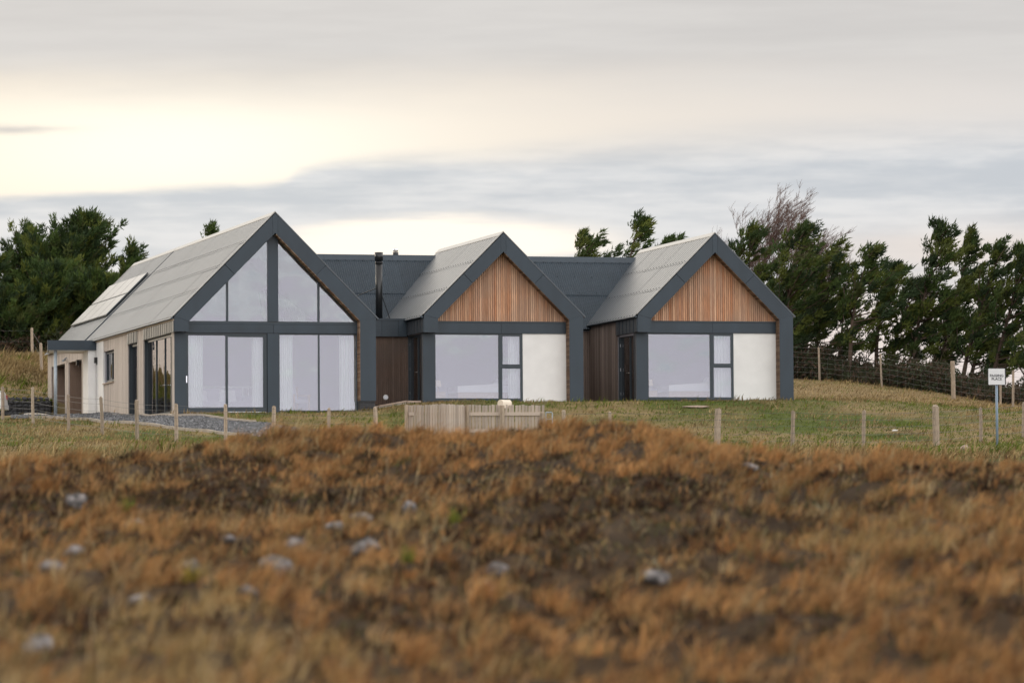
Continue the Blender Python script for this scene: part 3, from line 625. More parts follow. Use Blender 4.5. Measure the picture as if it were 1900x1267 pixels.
# ---- the two smaller wings
def small_wing(u0, dz, clad_m):
    W, ze, apex = 5.35, 3.20 + dz, 5.87 + dz
    zi, zo, ul, ur, c = gable_frame(u0, W, ze, 0, apex, 2.625 + dz, .36, t=.60, wl=.47, wr=.47, dull=.5); m = (apex - ze) / (W / 2)
    rf = roof_slab(u0 + .02, W - .04, ze - .02, apex - .03, R + .1, 8.7)
    corrugated(rf, 1, c, apex - .02, m, u0 - .06, .02, 8.72, [.035, .34, .665, 1.0])
    part('roof_covering', MB().prism([(c + .02, apex), (u0 + W + .08, ze - .06), (u0 + W + .1, ze - .02), (c + .02, apex + .05)], 'y', .02, 8.72), 'sheet', rf)
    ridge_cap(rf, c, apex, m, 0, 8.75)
    part('verge_trim', MB().prism([(u0 - .03, ze + .01), (c, apex + .04), (c, apex + .08), (u0 - .03, ze + .05)], 'y', -.012, .035), 'trim', rf)
    part('gutter', MB().prism([(u0 - .10, ze - .10), (u0 - .02, ze - .10), (u0 - .02, ze - .05), (u0 - .06, ze - .03), (u0 - .1, ze - .04)], 'y', .03, 6.6), 'panel', rf)
    # timber gable: every board a piece
    gc = part('gable_cladding', MB().prism([(ul, 3.0 + dz), (ur, 3.0 + dz), (ur, zi(ur)), (c, zi(c)), (ul, zi(ul))], 'y', R + .06, R + .12), 'black')
    u = ul + .004
    while u < ur - .03:
        b = min(u + .057, ur); zt_a, zt_b = zi(u) + .02, zi(b) + .02; zl = 3.02 + dz
        if min(zt_a, zt_b) > zl + .01:
            d = random.uniform(0, .006)
            part('board', MB().prism([(u, zl), (b, zl), (b, zt_b), (u, zt_a)] if not (u < c < b) else [(u, zl), (b, zl), (b, zt_b), (c, zi(c) + .02), (u, zt_a)], 'y', R + .018 + d, R + .058), clad_m, gc)
        u += .0713
    bm = bx('beam', 'panel', ul - .05, c - .004, R - .02, R + .12, 2.625 + dz, 2.97 + dz); bx('beam_panel', 'panel', c + .004, ur, R - .02, R + .12, 2.625 + dz, 2.97 + dz, parent=bm)
    bx('beam_sill', 'frame', ul - .02, ur, R - .04, R + .1, 2.975 + dz, 3.012 + dz, parent=bm)
    bx('corner_panel', 'panel', u0 + .05, u0 + .43, R - .0, R + .12, .36, 2.622 + dz)
    window('window', 'y', R + .03, u0 + .43, u0 + 2.64, .42 + dz, 2.62 + dz, fw=.045, fb=.09)
    window('window', 'y', R + .03, u0 + 2.645, u0 + 3.40, 1.56 + dz, 2.62 + dz, fw=.085, fb=.06)
    window('window', 'y', R + .03, u0 + 2.645, u0 + 3.40, .42 + dz, 1.555 + dz, fw=.07, fb=.09)
    bx('rendered_panel', 'render', u0 + 3.405, ur + .02, R + .02, R + .15, .40, 2.622 + dz)
    # side walls
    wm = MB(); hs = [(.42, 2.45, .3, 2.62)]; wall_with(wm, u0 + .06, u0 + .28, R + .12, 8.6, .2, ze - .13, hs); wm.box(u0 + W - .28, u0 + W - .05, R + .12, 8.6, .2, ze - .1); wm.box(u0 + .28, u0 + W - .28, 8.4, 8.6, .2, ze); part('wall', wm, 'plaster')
    z = bx('zinc_band', 'zinc', u0 + .0, u0 + .055, .02, 2.55, 2.63 + dz, ze - .12); sm = MB().box(0, .03, 0, .022, 0, .44).mesh('seam', 'panel')
    pm = MB().box(0, .014, 0, .39, 0, .435).mesh('zinc_panel', 'zinc')
    for k in range(6):
        link('seam', sm, z, (u0 - .03, .02 + k * .42, 2.635 + dz))
        link('zinc_panel', pm, z, (u0 - .014, .046 + k * .42, 2.637 + dz))
    bx('window_reveal', 'frame', u0 + .045, u0 + .285, 2.40, 2.452, .36, 2.625 + dz); bx('window_reveal', 'frame', u0 + .285, u0 + .30, .62, 2.40, .36, .44)
    bx('corner_panel', 'zinc', u0 + .03, u0 + .06, R + .0, .62, .36, 2.62 + dz)
    dr = window('glazed_door', 'x', u0 + .11, .62, 2.45, .40, 2.62 + dz, fw=.08, bars=(1.35,))
    for zz in (.7, 1.5, 2.3): part('hinge', MB().box(u0 + .085, u0 + .11, 2.40, 2.43, zz, zz + .1), 'silver', dr)
    part('door_handle', MB().tube([(u0 + .11, 1.45, 1.4), (u0 + .05, 1.45, 1.4), (u0 + .05, 1.55, 1.4)], .014, 6), 'chrome', dr)
    bx('floor', 'floor', u0 + .28, u0 + W - .28, R + .16, 4.6, .3, .43 + dz); bx('inner_wall', 'plaster', u0 + .28, u0 + W - .28, 4.6, 4.7, .3, 3.0 + dz); bx('ceiling', 'plaster', u0 + .28, u0 + W - .28, R + .16, 4.6, 2.72 + dz, 2.8 + dz)
    return rf, c, apex, m
W2, W3 = 8.20, 15.41
rf2, c2, ap2, m2 = small_wing(W2, 0, 'larch'); rf3, c3, ap3, m3 = small_wing(W3, .06, 'larch')
brown = [(.20, .155, .13), (.155, .12, .10), (.255, .20, .17), (.18, .14, .12)]
boards_stuff('timber_cladding', 'side', brown, 'x', W3 + .012, .04, 2.56, 8.5, .3, 3.14, pitch=.095)
boards_stuff('timber_cladding', 'side', brown, 'x', W2 + .012, .04, 2.56, 8.5, .3, 3.06, pitch=.095)
# ---- link between the wings: flat roof, brown boards, flue
lk = bx('link_roof', 'panel', 6.56, W2 + .04, 2.32, 6.0, 2.62, 3.12)
for a, b in ((6.62, 7.33), (7.34, 7.90), (7.91, W2 - .03)): bx('fascia_panel', 'panel', a, b, 2.29, 2.318, 2.60, 3.13, parent=lk)
bx('roof_edge', 'panel', 6.58, W2 + .02, 2.27, 2.36, 3.131, 3.19, parent=lk)
lw = bx('link_wall', 'black', 6.5, W2 + .1, 2.44, 2.6, .2, 2.62); u = 6.62
while u < W2 + .06:
    bx('board', 'larchdk', u, u + .054, 2.40 + random.uniform(0, .006), 2.44, .36, 2.598, parent=lw); u += .068
vt = part('vent', MB().tube([(7.47, 2.36, .61), (7.47, 2.398, .61)], .085, 20), 'render', lw); part('vent_cover', MB().tube([(7.47, 2.345, .61), (7.47, 2.359, .61)], .055, 16), 'silver', vt)
bx('link_plinth', 'brick', 6.6, W2, 2.42, 2.5, -.2, .36)
fl = part('flue', MB().tube([(7.55, 3.6, 3.1), (7.55, 3.6, 5.16)], .115, 18), 'black', smooth=True)
part('cowl', MB().tube([(7.55, 3.6, 5.17), (7.55, 3.6, 5.45)], .138, 18), 'black', fl, True); part('collar', MB().tube([(7.55, 3.6, 5.08), (7.55, 3.6, 5.13)], .13, 18), 'black', fl, True)
for q in ((6.9, 4.8, 4.0), (7.95, 3.6, 3.15)): part('stay', MB().tube([(7.55, 3.6, 4.3), q], .014, 6), 'black', fl)
# ---- rear wing running along behind
VR, ZR = 8.3, 5.60; mB = 1.0
rb = part('roof', MB().prism([(VR - 2.5, ZR - 2.5), (VR, ZR), (VR + 3.2, ZR - 3.2), (VR + 3.0, ZR - 3.3), (VR, ZR - .25), (VR - 2.3, ZR - 2.6)], 'x', 4.2, 20.0), 'panel')
def rear_sheets():
    cover = .988; rows = [0.02, .52, 1.0]; L = 2.55; lift = .05; k = 26
    for r0, r1 in zip(rows[:-1], rows[1:]):
        mb = MB(); vs = []
        for i in range(k + 1):
            h = lift + (.011 if i % 2 else -.011); s = .7071
            for q, ex in ((r0, 0), (min(r1 + .012, 1.02), .016)): vs.append((cover * i / k, VR - L * q - s * (h + ex), ZR - L * q + s * (h + ex)))
        mb.add(vs, [(2 * i + 1, 2 * i + 3, 2 * i + 2, 2 * i) for i in range(k)]); me = mb.mesh('roof_sheet', 'rear', False)
        for u in np.arange(4.3, 19.9, cover): link('roof_sheet', me, rb, (u, 0, random.uniform(-.002, .003)))
    mb = MB()
    for q in (.06, .27, .5, .75, .97):
        for u in np.arange(4.4, 19.8, .304 if q == .06 else .61):
            y, z = VR - L * q - .7071 * .07, ZR - L * q + .7071 * .07; mb.box(u - .009, u + .009, y - .009, y + .009, z - .009, z + .009)
    o = part('fixing', mb, 'fixing', rb); o['kind'] = 'stuff'
    part('roof_covering', MB().prism([(VR, ZR), (VR + 3.3, ZR - 3.3), (VR + 3.3, ZR - 3.25), (VR, ZR + .05)], 'x', 4.3, 19.9), 'sheet', rb)
    for a in np.arange(4.3, 19.8, 2.4):
        w = .2; part('ridge_cap', MB().prism([(VR - w, ZR - w + .1), (VR, ZR + .1), (VR + w, ZR - w + .1), (VR + w, ZR - w + .075), (VR, ZR + .07), (VR - w, ZR - w + .075)], 'x', a, min(a + 2.395, 19.95)), 'panel', rb)
rear_sheets()
bx('wall', 'plaster', 6.56, 20.0, 10.8, 11.0, .3, 2.6); bx('wall', 'plaster', 13.5, W3 + .1, 5.95, 6.1, .2, 3.1); boards_stuff('timber_cladding', 'side', brown, 'y', 5.9, .04, 13.56, W3, .3, 3.0, pitch=.095)
ch = bx('chimney', 'render', 9.4, 9.86, 9.7, 10.2, 4.0, 5.70); bx('chimney_cap', 'concrete', 9.36, 9.9, 9.66, 10.24, 5.701, 5.76, parent=ch)
part('chimney_pot', MB().tube([(9.63, 9.95, 5.76), (9.63, 9.95, 5.90)], .10, 12), 'black', ch, True); part('cowl', MB().tube([(9.63, 9.95, 5.92), (9.63, 9.95, 6.05)], .085, 12).tube([(9.63, 9.95, 5.88), (9.63, 9.95, 5.94)], .03, 8), 'chrome', ch, True)
# stone and boarded ramp up to the door between the wings
rp = tag(empty('ramp', tuple(hw(7.4, .9, .1)), A), 'low stone edged ramp rising to the glazed side door between the gables', 'ramp')
MB().prism([(-.75, -.3), (.75, -.3), (.75, .30), (.35, .30), (-.75, .12)], 'y', -.5, 1.4).build('slope', 'concrete', rp); MB().prism([(-.78, .10), (.3, .29), (.3, .335), (-.78, .145)], 'y', -.55, -.4).prism([(.31, .27), (.78, .27), (.78, .325), (.31, .325)], 'y', -.55, -.4).build('edge', 'slab', rp)

# ------------------------------------------------------------------ inside the rooms: curtains and furniture (seen faintly through the glass)
def curtain(u0, u1, z0, z1, v, label, folds=7):
    n = folds * 8; mb = MB(); vs = []
    for i in range(n + 1):
        t = i / n; u = u0 + (u1 - u0) * t; d = .045 * math.sin(t * folds * 2 * math.pi) + .01 * math.sin(t * 37)
        for z in (z0, (z0 + z1) / 2, z1): vs.append((u + (.01 if z == z0 else 0) * math.sin(t * 50), v + d * (1.15 if z == z0 else 1), z))
    f = [(3 * i + k, 3 * i + 3 + k, 3 * i + 4 + k, 3 * i + 1 + k) for i in range(n) for k in (0, 1)]
    c = hw((u0 + u1) / 2, v, z0); o = empty('curtain', tuple(c), A)
    mb.add([(x - (u0 + u1) / 2, y - v, z - z0) for x, y, z in vs], f); mb.build('fabric', 'curtain', o, smooth=True)
    MB().box(-(u1 - u0) / 2 - .03, (u1 - u0) / 2 + .03, -.02, .02, z1 - z0, z1 - z0 + .03).build('rail', 'silver', o)
    tag(o, label, 'curtain', 'white curtains behind the gable windows')
curtain(.56, 1.06, .10, 2.52, .72, 'white curtain at far left of the sliding door in the big gable')
curtain(2.66, 3.08, .10, 2.52, .72, 'white curtain left of the central post in the big gable')
curtain(3.52, 4.00, .10, 2.52, .72, 'white curtain right of the central post in the big gable')
curtain(5.55, 6.14, .10, 2.52, .72, 'white curtain at the right end of the big gable window')
curtain(W2 + 3.0, W2 + 3.42, .47, 2.56, .75, 'white curtain in the slim window of the middle gable', 5)
curtain(W3 + 2.78, W3 + 3.42, .53, 2.62, .75, 'white curtain in the slim window of the right-hand gable', 6)
def furn(name, label, cat, u, v, z, rz=0.):
    return tag(empty(name, tuple(hw(u, v, z)), A + rz), label, cat)
s_ = furn('sofa', 'grey sofa behind the sliding door of the big gable', 'sofa', 1.9, 3.0, .06)
MB().box(-.95, .95, -.4, .45, .12, .42).build('seat', 'sofa', s_); MB().box(-.95, .95, .3, .5, .42, .85).build('backrest', 'sofa', s_)
for k in (-1, 1): MB().box(k * 1.05 - .1, k * 1.05 + .1, -.42, .5, .1, .6).build('arm', 'sofa', s_)
for k in (-.5, .45): MB().prism([(k - .28, .43), (k + .28, .43), (k + .22, .78), (k - .24, .8)], 'y', .08, .26).build('cushion', 'bed', s_)
a_ = furn('armchair', 'wooden framed armchair behind the right half of the big gable window', 'chair', 4.45, 2.4, .06, .5)
MB().box(-.3, .3, -.3, .3, .36, .46).build('seat', 'sofa', a_); MB().prism([(.22, .46), (.3, .46), (.48, 1.05), (.4, 1.05)], 'x', -.28, .28).build('backrest', 'sofa', a_)
for sx in (-1, 1):
    for sy in (-1, 1): MB().box(sx * .32 - .025, sx * .32 + .025, sy * .3 - .025, sy * .3 + .025, 0, .62 if sy < 0 else .9).build('leg', 'wood', a_)
    MB().box(sx * .33 - .04, sx * .33 + .04, -.34, .34, .58, .62).build('armrest', 'wood', a_)
rl = furn('stair_balustrade', 'pale balustrade at the back of the big gable room', 'balustrade', 2.6, 5.2, .06)
MB().box(-1.3, 1.3, -.03, .03, .95, 1.0).build('handrail', 'bed', rl)
for k in range(14): MB().box(-1.25 + k * .19, -1.22 + k * .19, -.015, .015, 0, .95).build('spindle', 'bed', rl)
sh_ = furn('wall_shelves', 'white shelves on the back wall of the big gable room', 'shelf', 1.75, 6.85, 1.2)
for k in range(3): MB().box(-.35, .35, -.12, .12, .25 * k, .25 * k + .04).build('shelf', 'bed', sh_)
for uu, zz, nm in ((W2, .44, 'middle'), (W3, .50, 'right-hand')):
    b_ = furn('bed', 'white bed behind the large window of the %s gable' % nm, 'bed', uu + 2.35, 1.9, zz)
    MB().box(-.9, .9, -.6, .7, .08, .34).build('base', 'wood', b_); MB().prism([(-.92, .3), (.92, .3), (.92, .5), (.4, .58), (-.3, .54), (-.92, .5)], 'y', -.64, .72).build('duvet', 'bed', b_)
    for k in (-.35, .35): MB().prism([(.55, .56), (.92, .56), (.88, .75), (.7, .8)], 'y', k - .28, k + .28).build('pillow', 'bed', b_)
    l_ = furn('table_lamp', 'small shaded lamp near the left edge of the %s gable window' % nm, 'lamp', uu + .75, 1.2, zz)
    MB().box(-.2, .2, -.2, .2, 0, .3).build('bedside_table', 'wood', l_); MB().tube([(0, 0, .3), (0, 0, .5)], .02, 8).build('stem', 'wood', l_); MB().tube([(0, 0, .47), (0, 0, .68)], [.12, .08], 14).build('lamp_shade', 'shade', l_)

# ------------------------------------------------------------------ fences
def post_mesh(h, w, seed, round_=False):
    r = random.Random(seed); mb = MB(); n = 10 if round_ else 4
    pts = [(r.uniform(-.01, .01), r.uniform(-.01, .01), z) for z in (-.35, h * .5, h - .015, h)]
    mb.tube(pts, [w, w * .98, w * .95, w * .78], n); return mb.mesh('post', 'post')
def fence(label, posts, wires, cat='fence', h=1.12, w=.06, wire_r=.0055, strain=(), net=False):
    P = [np.array([at(x, 800, Y)[0], Y, 0.]) for x, Y in posts]
    for p in P: p[2] = float(height(p[0], p[1]))
    f = tag(empty('wire_fence', tuple(P[0])), label, cat, 'post and wire fences'); tops = []
    for i, p in enumerate(P):
        hh = h * random.uniform(.95, 1.05); big = i in strain
        o = link('post', post_mesh(hh * (1.08 if big else 1), w * (1.7 if big else 1), i * 7 + len(label), big), f, tuple(p - P[0])); o.rotation_euler = (random.uniform(-.04, .04), random.uniform(-.05, .05), random.uniform(0, .8))
    for z in wires:
        pts = []
        for a, b in zip(P[:-1], P[1:]):
            for t in (0, .25, .5, .75): pts.append(a * (1 - t) + b * t + np.array([0, -.07, z * h - .02 * math.sin(t * math.pi)]) - P[0])
        pts.append(P[-1] + np.array([0, -.07, z * h]) - P[0]); MB().tube(pts, wire_r, 4, False).build('wire', 'wire', f)
    if net:
        mb = MB()
        for a, b in zip(P[:-1], P[1:]):
            k = max(2, int(np.linalg.norm(b - a) / .55))
            for j in range(k): q = a + (b - a) * j / k - P[0]; mb.tube([q + np.array([0, -.07, .05]), q + np.array([0, -.07, h * .72])], wire_r * .5, 3, False)
        o = mb.build('wire_netting', 'wire', f); o['kind'] = 'stuff'
    return f
fence('post and wire fence along the drive in front of the big gable', [(-60, 156), (5, 152), (62, 147), (128, 143), (190, 140), (255, 136), (327, 134), (418, 132), (507, 130.5), (610, 129.5), (700, 129.5)], (.2, .42, .62, .82, .95), wire_r=.005)
fence('post and wire fence at the foot of the lawn on the right', [(1045, 129.5), (1130, 129.3), (1330, 129), (1470, 129), (1602, 128), (1737, 129.5), (1820, 134), (1898, 136), (1990, 138)], (.18, .38, .58, .78, .95), h=1.02, strain=(2, 5), wire_r=.005)
fence('netting fence along the front of the pine wood on the right', [(1440, 181), (1522, 178), (1637, 174), (1770, 169.5), (1857, 166), (1880, 164.5), (1935, 162), (2010, 159)], (.25, .4, .55, .7, .85, 1.0), h=1.28, w=.05, strain=(3,), net=True, wire_r=.004)
fence('few posts below the pines at the far left', [(-40, 189), (60, 188.5), (78, 176.5)], (.5, .9), h=1.1, wire_r=.004)

# ------------------------------------------------------------------ timber screen, letter box, little gate
def gnd(x, Y): X = at(x, 800, Y)[0]; return np.array([X, Y, float(height(X, Y))])
SY = 133.0
def top_z(y, Y=SY): return at(950, y, Y)[2]
tsc = tag(empty('timber_screen', tuple(gnd(868, SY))), 'low weathered paling screen of upright boards below the middle gable', 'fence'); T0 = np.array(tsc.location)
def screen_side(xa, ya, xb, yb, Ya, Yb, front_rail):
    a, b = at(xa, ya, Ya), at(xb, yb, Yb); n = int(np.linalg.norm((b - a)[:2]) / .094); d = (b - a) / np.linalg.norm((b - a)[:2]); rz = math.atan2(d[1], d[0])
    for i in range(n):
        p = a + (b - a) * (i + .5) / n; g = float(height(p[0], p[1])); hh = p[2] - g + random.uniform(-.015, .012); w = random.uniform(.036, .044)
        me = MB().prism([(-w, 0), (w, 0), (w, hh), (-w, hh + random.uniform(-.012, .012))], 'y', -.011, .011).mesh('paling', 'paling')
        o = link('paling', me, tsc, tuple(np.array([p[0], p[1], g]) - T0)); o.rotation_euler = (0, random.uniform(-.012, .012), rz)
    for fz in front_rail:
        p = (a + b) / 2; Lh = np.linalg.norm((b - a)[:2]) / 2; o = MB().box(-Lh, Lh, -.055, -.012, -.05, .05).build('rail', 'paling', tsc, tuple(p - T0 + np.array([0, 0, fz]))); o.rotation_euler = (0, 0, rz)
screen_side(757, 752, 828, 749.5, SY - .2, SY - 1.0, ()); screen_side(828, 749.5, 866, 752, SY - 1.0, SY, ()); screen_side(869, 751, 1010, 751.5, SY, SY + .3, (-.26, -.75))
r0 = at(759, 768, SY - .3); o = MB().box(0, .38, -.04, .0, -.05, .05).build('rail', 'paling', tsc, tuple(r0 - T0))
for x, y, Y, w in ((754, 751, SY - .2, .05), (867, 751, SY - .04, .055), (932, 752, SY + .05, .065), (1006, 766, SY + .05, .07)):
    p = at(x, y, Y); g = float(height(p[0], p[1])); MB().tube([(0, 0, -.2), (0, 0, p[2] - g)], w, 4).build('post', 'post', tsc, tuple(np.array([p[0], p[1] - .08, g]) - T0))
lb = at(936, 761, SY - .02); g = float(height(lb[0], lb[1])); bxo = tag(empty('letter_box', (lb[0], lb[1] + .28, g), math.radians(48)), 'cream round topped letter box on a post above the paling screen', 'letter box')
zb = lb[2] - g
arch = [(-.135, 0), (.135, 0), (.135, .16)] + [(.135 * math.cos(t), .16 + .125 * math.sin(t)) for t in np.linspace(.2, math.pi - .2, 9)] + [(-.135, .16)]
MB().prism(arch, 'x', -.22, .22).build('body', 'cream', bxo, (0, 0, zb)); MB().prism([(x * 1.04, z * 1.03 - .003) for x, z in arch], 'x', .221, .24).build('door', 'cream', bxo, (0, 0, zb))
MB().box(.241, .25, -.07, .05, .17, .205).build('handle', 'black', bxo, (0, 0, zb)); MB().box(-.045, .045, -.045, .045, -.2, zb).build('post', 'post', bxo)
for ch_ in bxo.children:
    if ch_.name.split('.')[0] != 'post': ch_.scale = (.82, .82, .86); ch_.location.z += .07
gt = gnd(1013, SY + .4); gz = at(1013, 765, SY + .4)[2] - gt[2]; go = tag(empty('tube_gate', tuple(gt)), 'galvanised tubular gate end beside the paling screen', 'gate')
MB().tube([(0, 0, gz), (.17, 0, gz), (.19, 0, gz - .03), (.19, 0, -.1)], .018, 8).build('frame', 'galv', go)
for k in (.25, .5, .75): MB().tube([(0, 0, gz * k), (.18, 0, gz * k)], .012, 6).build('bar', 'galv', go)
MB().tube([(0, 0, -.1), (0, 0, gz)], .018, 8).build('stile', 'galv', go)

# ------------------------------------------------------------------ road sign
sb = gnd(1850, 125.5); st = at(1850, 684, 125.5); sg = tag(empty('road_sign', tuple(sb)), 'white square passing place sign on a blue grey post', 'sign')
hh = st[2] - sb[2]
MB().tube([(0, 0, -.3), (0, 0, hh - .02)], .036, 16).build('post', 'signpost', sg, smooth=True); MB().tube([(0, 0, hh - .02), (0, 0, hh)], .04, 16).build('post_cap', 'black', sg)
bw = .225; bd = MB().box(-bw, bw, -.062, -.05, hh - .44, hh).build('board', 'signface', sg)
MB().box(-bw - .012, bw + .03, -.049, -.037, hh - .452, hh + .012).build('backing', 'black', sg)
for txt, z, sz in (('PASSING', hh - .225, .098), ('PLACE', hh - .315, .098)):
    cu = bpy.data.curves.new('lettering', 'FONT'); cu.body = txt; cu.size = sz; cu.align_x = 'CENTER'; cu.extrude = .001; cu.offset = .0018; to = bpy.data.objects.new('lettering', cu); col.objects.link(to)
    me = bpy.data.meshes.new_from_object(to.evaluated_get(bpy.context.evaluated_depsgraph_get())); bpy.data.objects.remove(to); me.materials.clear(); me.materials.append(MAT['ink'])
    o = link('lettering', me, bd, (0, -.0645, z)); o.rotation_euler = (math.pi / 2, 0, 0)

# ------------------------------------------------------------------ stones, slab, gabion wall, heap, car
def stone_mesh(seed, sx, sy, sz, sub=3, name='rock', m='rock', amp=.28):
    r = np.random.default_rng(seed); import bmesh
    bm = bmesh.new(); bmesh.ops.create_icosphere(bm, subdivisions=sub, radius=1)
    ks = r.normal(size=(7, 3)) * 1.6; ph = r.uniform(0, 6, 7)
    pl = [(v / np.linalg.norm(v), r.uniform(.55, .85)) for v in r.normal(size=(8, 3))]
    for v in bm.verts:
        p = np.array(v.co)
        for n, d in pl:
            s = p @ n
            if s > d: p = p - n * (s - d) * .85
        p *= 1 + amp * .35 * sum(math.sin(k @ p * 2 + f) for k, f in zip(ks, ph)) / 4
        v.co = (p[0] * sx, p[1] * sy, p[2] * sz)
    me = bpy.data.meshes.new(name); bm.to_mesh(me); bm.free(); me.materials.append(MAT[m]); return me
def y_of(px, py):                               # distance at which the visible moor surface lies behind a pixel
    Ys = np.arange(24, 70, .25); pts = np.array([at(px, py, Y) for Y in Ys]); h = height(pts[:, 0], Ys); k = np.argmax(h > pts[:, 2] - .02); return float(Ys[k])
ROCKS = [(140, 1024, 44, 'grey pointed rock at the left, highest of the left-hand pair'), (98, 1050, 50, 'pale grey rock low at the left, just below the pointed one'), (356, 1052, 40, 'bright pinkish white rock, brightest on the left half of the moor'),
         (512, 1050, 70, 'long pale two-humped rock left of centre'), (546, 1012, 38, 'small blue grey rock above the long pale one'), (676, 1020, 56, 'large rounded grey rock with pale lichen near the centre'),
         (668, 960, 48, 'grey rock with white lichen cap above the large rounded one'), (757, 940, 38, 'white topped rock under dark heather, right of the lichen capped rock'), (622, 975, 36, 'small pale rock left of the lichen capped rock'),
         (428, 995, 26, 'little pinkish stone in straw grass between two larger rocks'), (140, 928, 50, 'flat grey slab of rock high on the left of the moor'), (252, 970, 40, 'grey rock beside the yellow green sprig at upper left'),
         (1214, 1066, 52, 'pale rock alone on the right half of the moor'), (70, 1196, 74, 'broad pale pinkish rock at the lower left corner'), (458, 1098, 36, 'half buried pale rock below the long two-humped one'),
         (922, 1062, 44, 'dull brownish grey rock at the centre, left of the lone pale one'), (900, 1092, 32, 'small whitish rock just below the dull brownish one'), (262, 1108, 46, 'dark grey rock among heather at left below the bright one'),
         (1392, 868, 26, 'small grey rock on the skyline slope right of centre')]
ROCK_AT = []
for i, (px, py, wpx, lab) in enumerate(ROCKS):
    Y = y_of(px, py + wpx * .22); s = wpx / F * Y / 2; X = at(px, py, Y)[0]; ROCK_AT.append((X, Y, s))
    o = link('rock', stone_mesh(40 + i, s * 1.15, s * .9, s * random.uniform(.62, .85)), None, (X, Y, float(height(X, Y)) + s * .38)); o.rotation_euler = (0, random.uniform(-.2, .2), random.uniform(0, 6)); tag(o, lab, 'rock', 'rocks lying on the moor')
p = gnd(1290, 146); o = link('stone_slab', stone_mesh(5, .45, .30, .045, 3, 'stone_slab', 'slab', .2), None, (p[0], p[1], p[2] + .03)); tag(o, 'flat reddish stone slab lying on the lawn before the right-hand gable', 'stone')
p = gnd(864, 139); z_ = at(864, 748, 139)[2]; o = link('dark_stone', stone_mesh(6, .13, .13, .16, 3, 'dark_stone', 'darkrock'), None, (p[0], p[1], z_)); o.location.z = p[2] + .14; tag(o, 'small dark boulder on the lawn behind the paling screen', 'stone')
p = gnd(1790, 125); o = link('boulder', stone_mesh(16, .16, .14, .13, 3, 'boulder', 'slab'), None, (p[0], p[1], p[2] + .06)); tag(o, 'pinkish stone at the verge left of the road sign', 'stone')
p = gnd(1660, 139); o = link('white_stone', stone_mesh(26, .10, .05, .035, 2, 'white_stone', 'render'), None, (p[0], p[1], p[2] + .05)); tag(o, 'small white stone lying on the lawn at the right', 'stone')
ap = hw(-1.6, 19.5, .35); hp = link('sand_heap', stone_mesh(9, 1.1, .8, .30, 3, 'sand_heap', 'concrete', .1), None, tuple(ap)); tag(hp, 'low pale heap of sand in front of the garage doors', 'heap')
ga = at(4, 772, 167.4); gb = at(93, 772, 167.4); gab = tag(empty('gabion_wall', (ga[0] - 5, 167.4, 0)), 'dark stone filled gabion wall left of the garage', 'wall'); gz0 = float(height(gb[0] - .3, 167.3)) - .2; gz1 = at(50, 741, 167.4)[2]
Lg = gb[0] - ga[0] + 5; MB().box(0, Lg, .1, .9, gz0, gz1 - .05).build('core', 'darkrock', gab)
sm = [stone_mesh(60 + k, .13, .1, .085, 1, 'stone', 'darkrock', .4) for k in range(5)]; cnt = 0
for r in range(int((gz1 - gz0) / .13) + 1):
    x = Lg - .02
    while x > Lg - 3.4:
        o = link('stone', random.choice(sm), gab, (x - .1, .08, gz0 + .06 + r * .13)); o.rotation_euler = (random.uniform(-.4, .4), random.uniform(-.4, .4), random.uniform(-.4, .4)); x -= random.uniform(.17, .24); cnt += 1
mb = MB()
for z in np.arange(gz0 + .1, gz1, .2): mb.tube([(0, -.03, z), (Lg, -.03, z)], .005, 3, False)
for x in np.arange(0, Lg, .25): mb.tube([(x, -.03, gz0), (x, -.03, gz1)], .005, 3, False)
o = mb.build('wire_cage', 'wire', gab); o['kind'] = 'stuff'
# white car: only its tail shows at the left edge
cg = at(2, 770, 154.); car = tag(empty('parked_car', (cg[0] - 2.0, 154., float(height(cg[0] - 2, 154.)))), 'white parked car whose tail shows at the left edge of the picture', 'car')
prof = [(-2.05, .35), (2.1, .35), (2.14, .55), (2.10, .86), (2.02, .98), (1.75, 1.02), (1.15, 1.42), (.5, 1.48), (-.4, 1.44), (-1.05, 1.02), (-1.95, .86), (-2.1, .6)]
def shell(pr, hw_, inset):                      # side profile lofted across, narrower towards the roof
    mb = MB(); rows = [(-1, .92), (-.96, 1.0), (.96, 1.0), (1, .92)]; vs = []
    for s, k in rows:
        for x, z in pr: tp = 1 - .16 * max(0, (z - .95) / .5); vs.append((x * (1 if abs(s) < 1 else .985), s * hw_ * tp, .35 + (z - .35) * (1 if abs(s) < 1 else .97)))
    n = len(pr); f = [(r * n + i, r * n + (i + 1) % n, (r + 1) * n + (i + 1) % n, (r + 1) * n + i) for r in range(3) for i in range(n)] + [tuple(range(n))[::-1], tuple(range(3 * n, 4 * n))]; mb.add(vs, f); return mb
shell(prof, .87, 0).build('body', 'carpaint', car)
MB().prism([(1.12, 1.36), (1.68, 1.04), (1.72, 1.06), (1.16, 1.39)], 'y', -.58, .58).build('rear_window', 'carglass', car); MB().prism([(-.38, 1.38), (-.92, 1.04), (.95, 1.06), (.9, 1.36), (.4, 1.41)], 'y', -.842, -.80).build('side_window', 'carglass', car)
for s in (-1, 1): MB().box(1.98, 2.135, s * .72 - .11, s * .72 + .11, .70, .86).build('tail_light', 'red', car)
for x in (-1.3, 1.3):
    for s in (-1, 1):
        w_ = MB().tube([(x, s * .72, .32), (x, s * .89, .32)], .32, 20).build('wheel', 'tyre', car, smooth=False); MB().tube([(x, s * .885, .32), (x, s * .90, .32)], .2, 16).build('rim', 'silver', w_)
MB().box(2.10, 2.17, -.8, .8, .36, .52).build('bumper', 'carpaint', car)

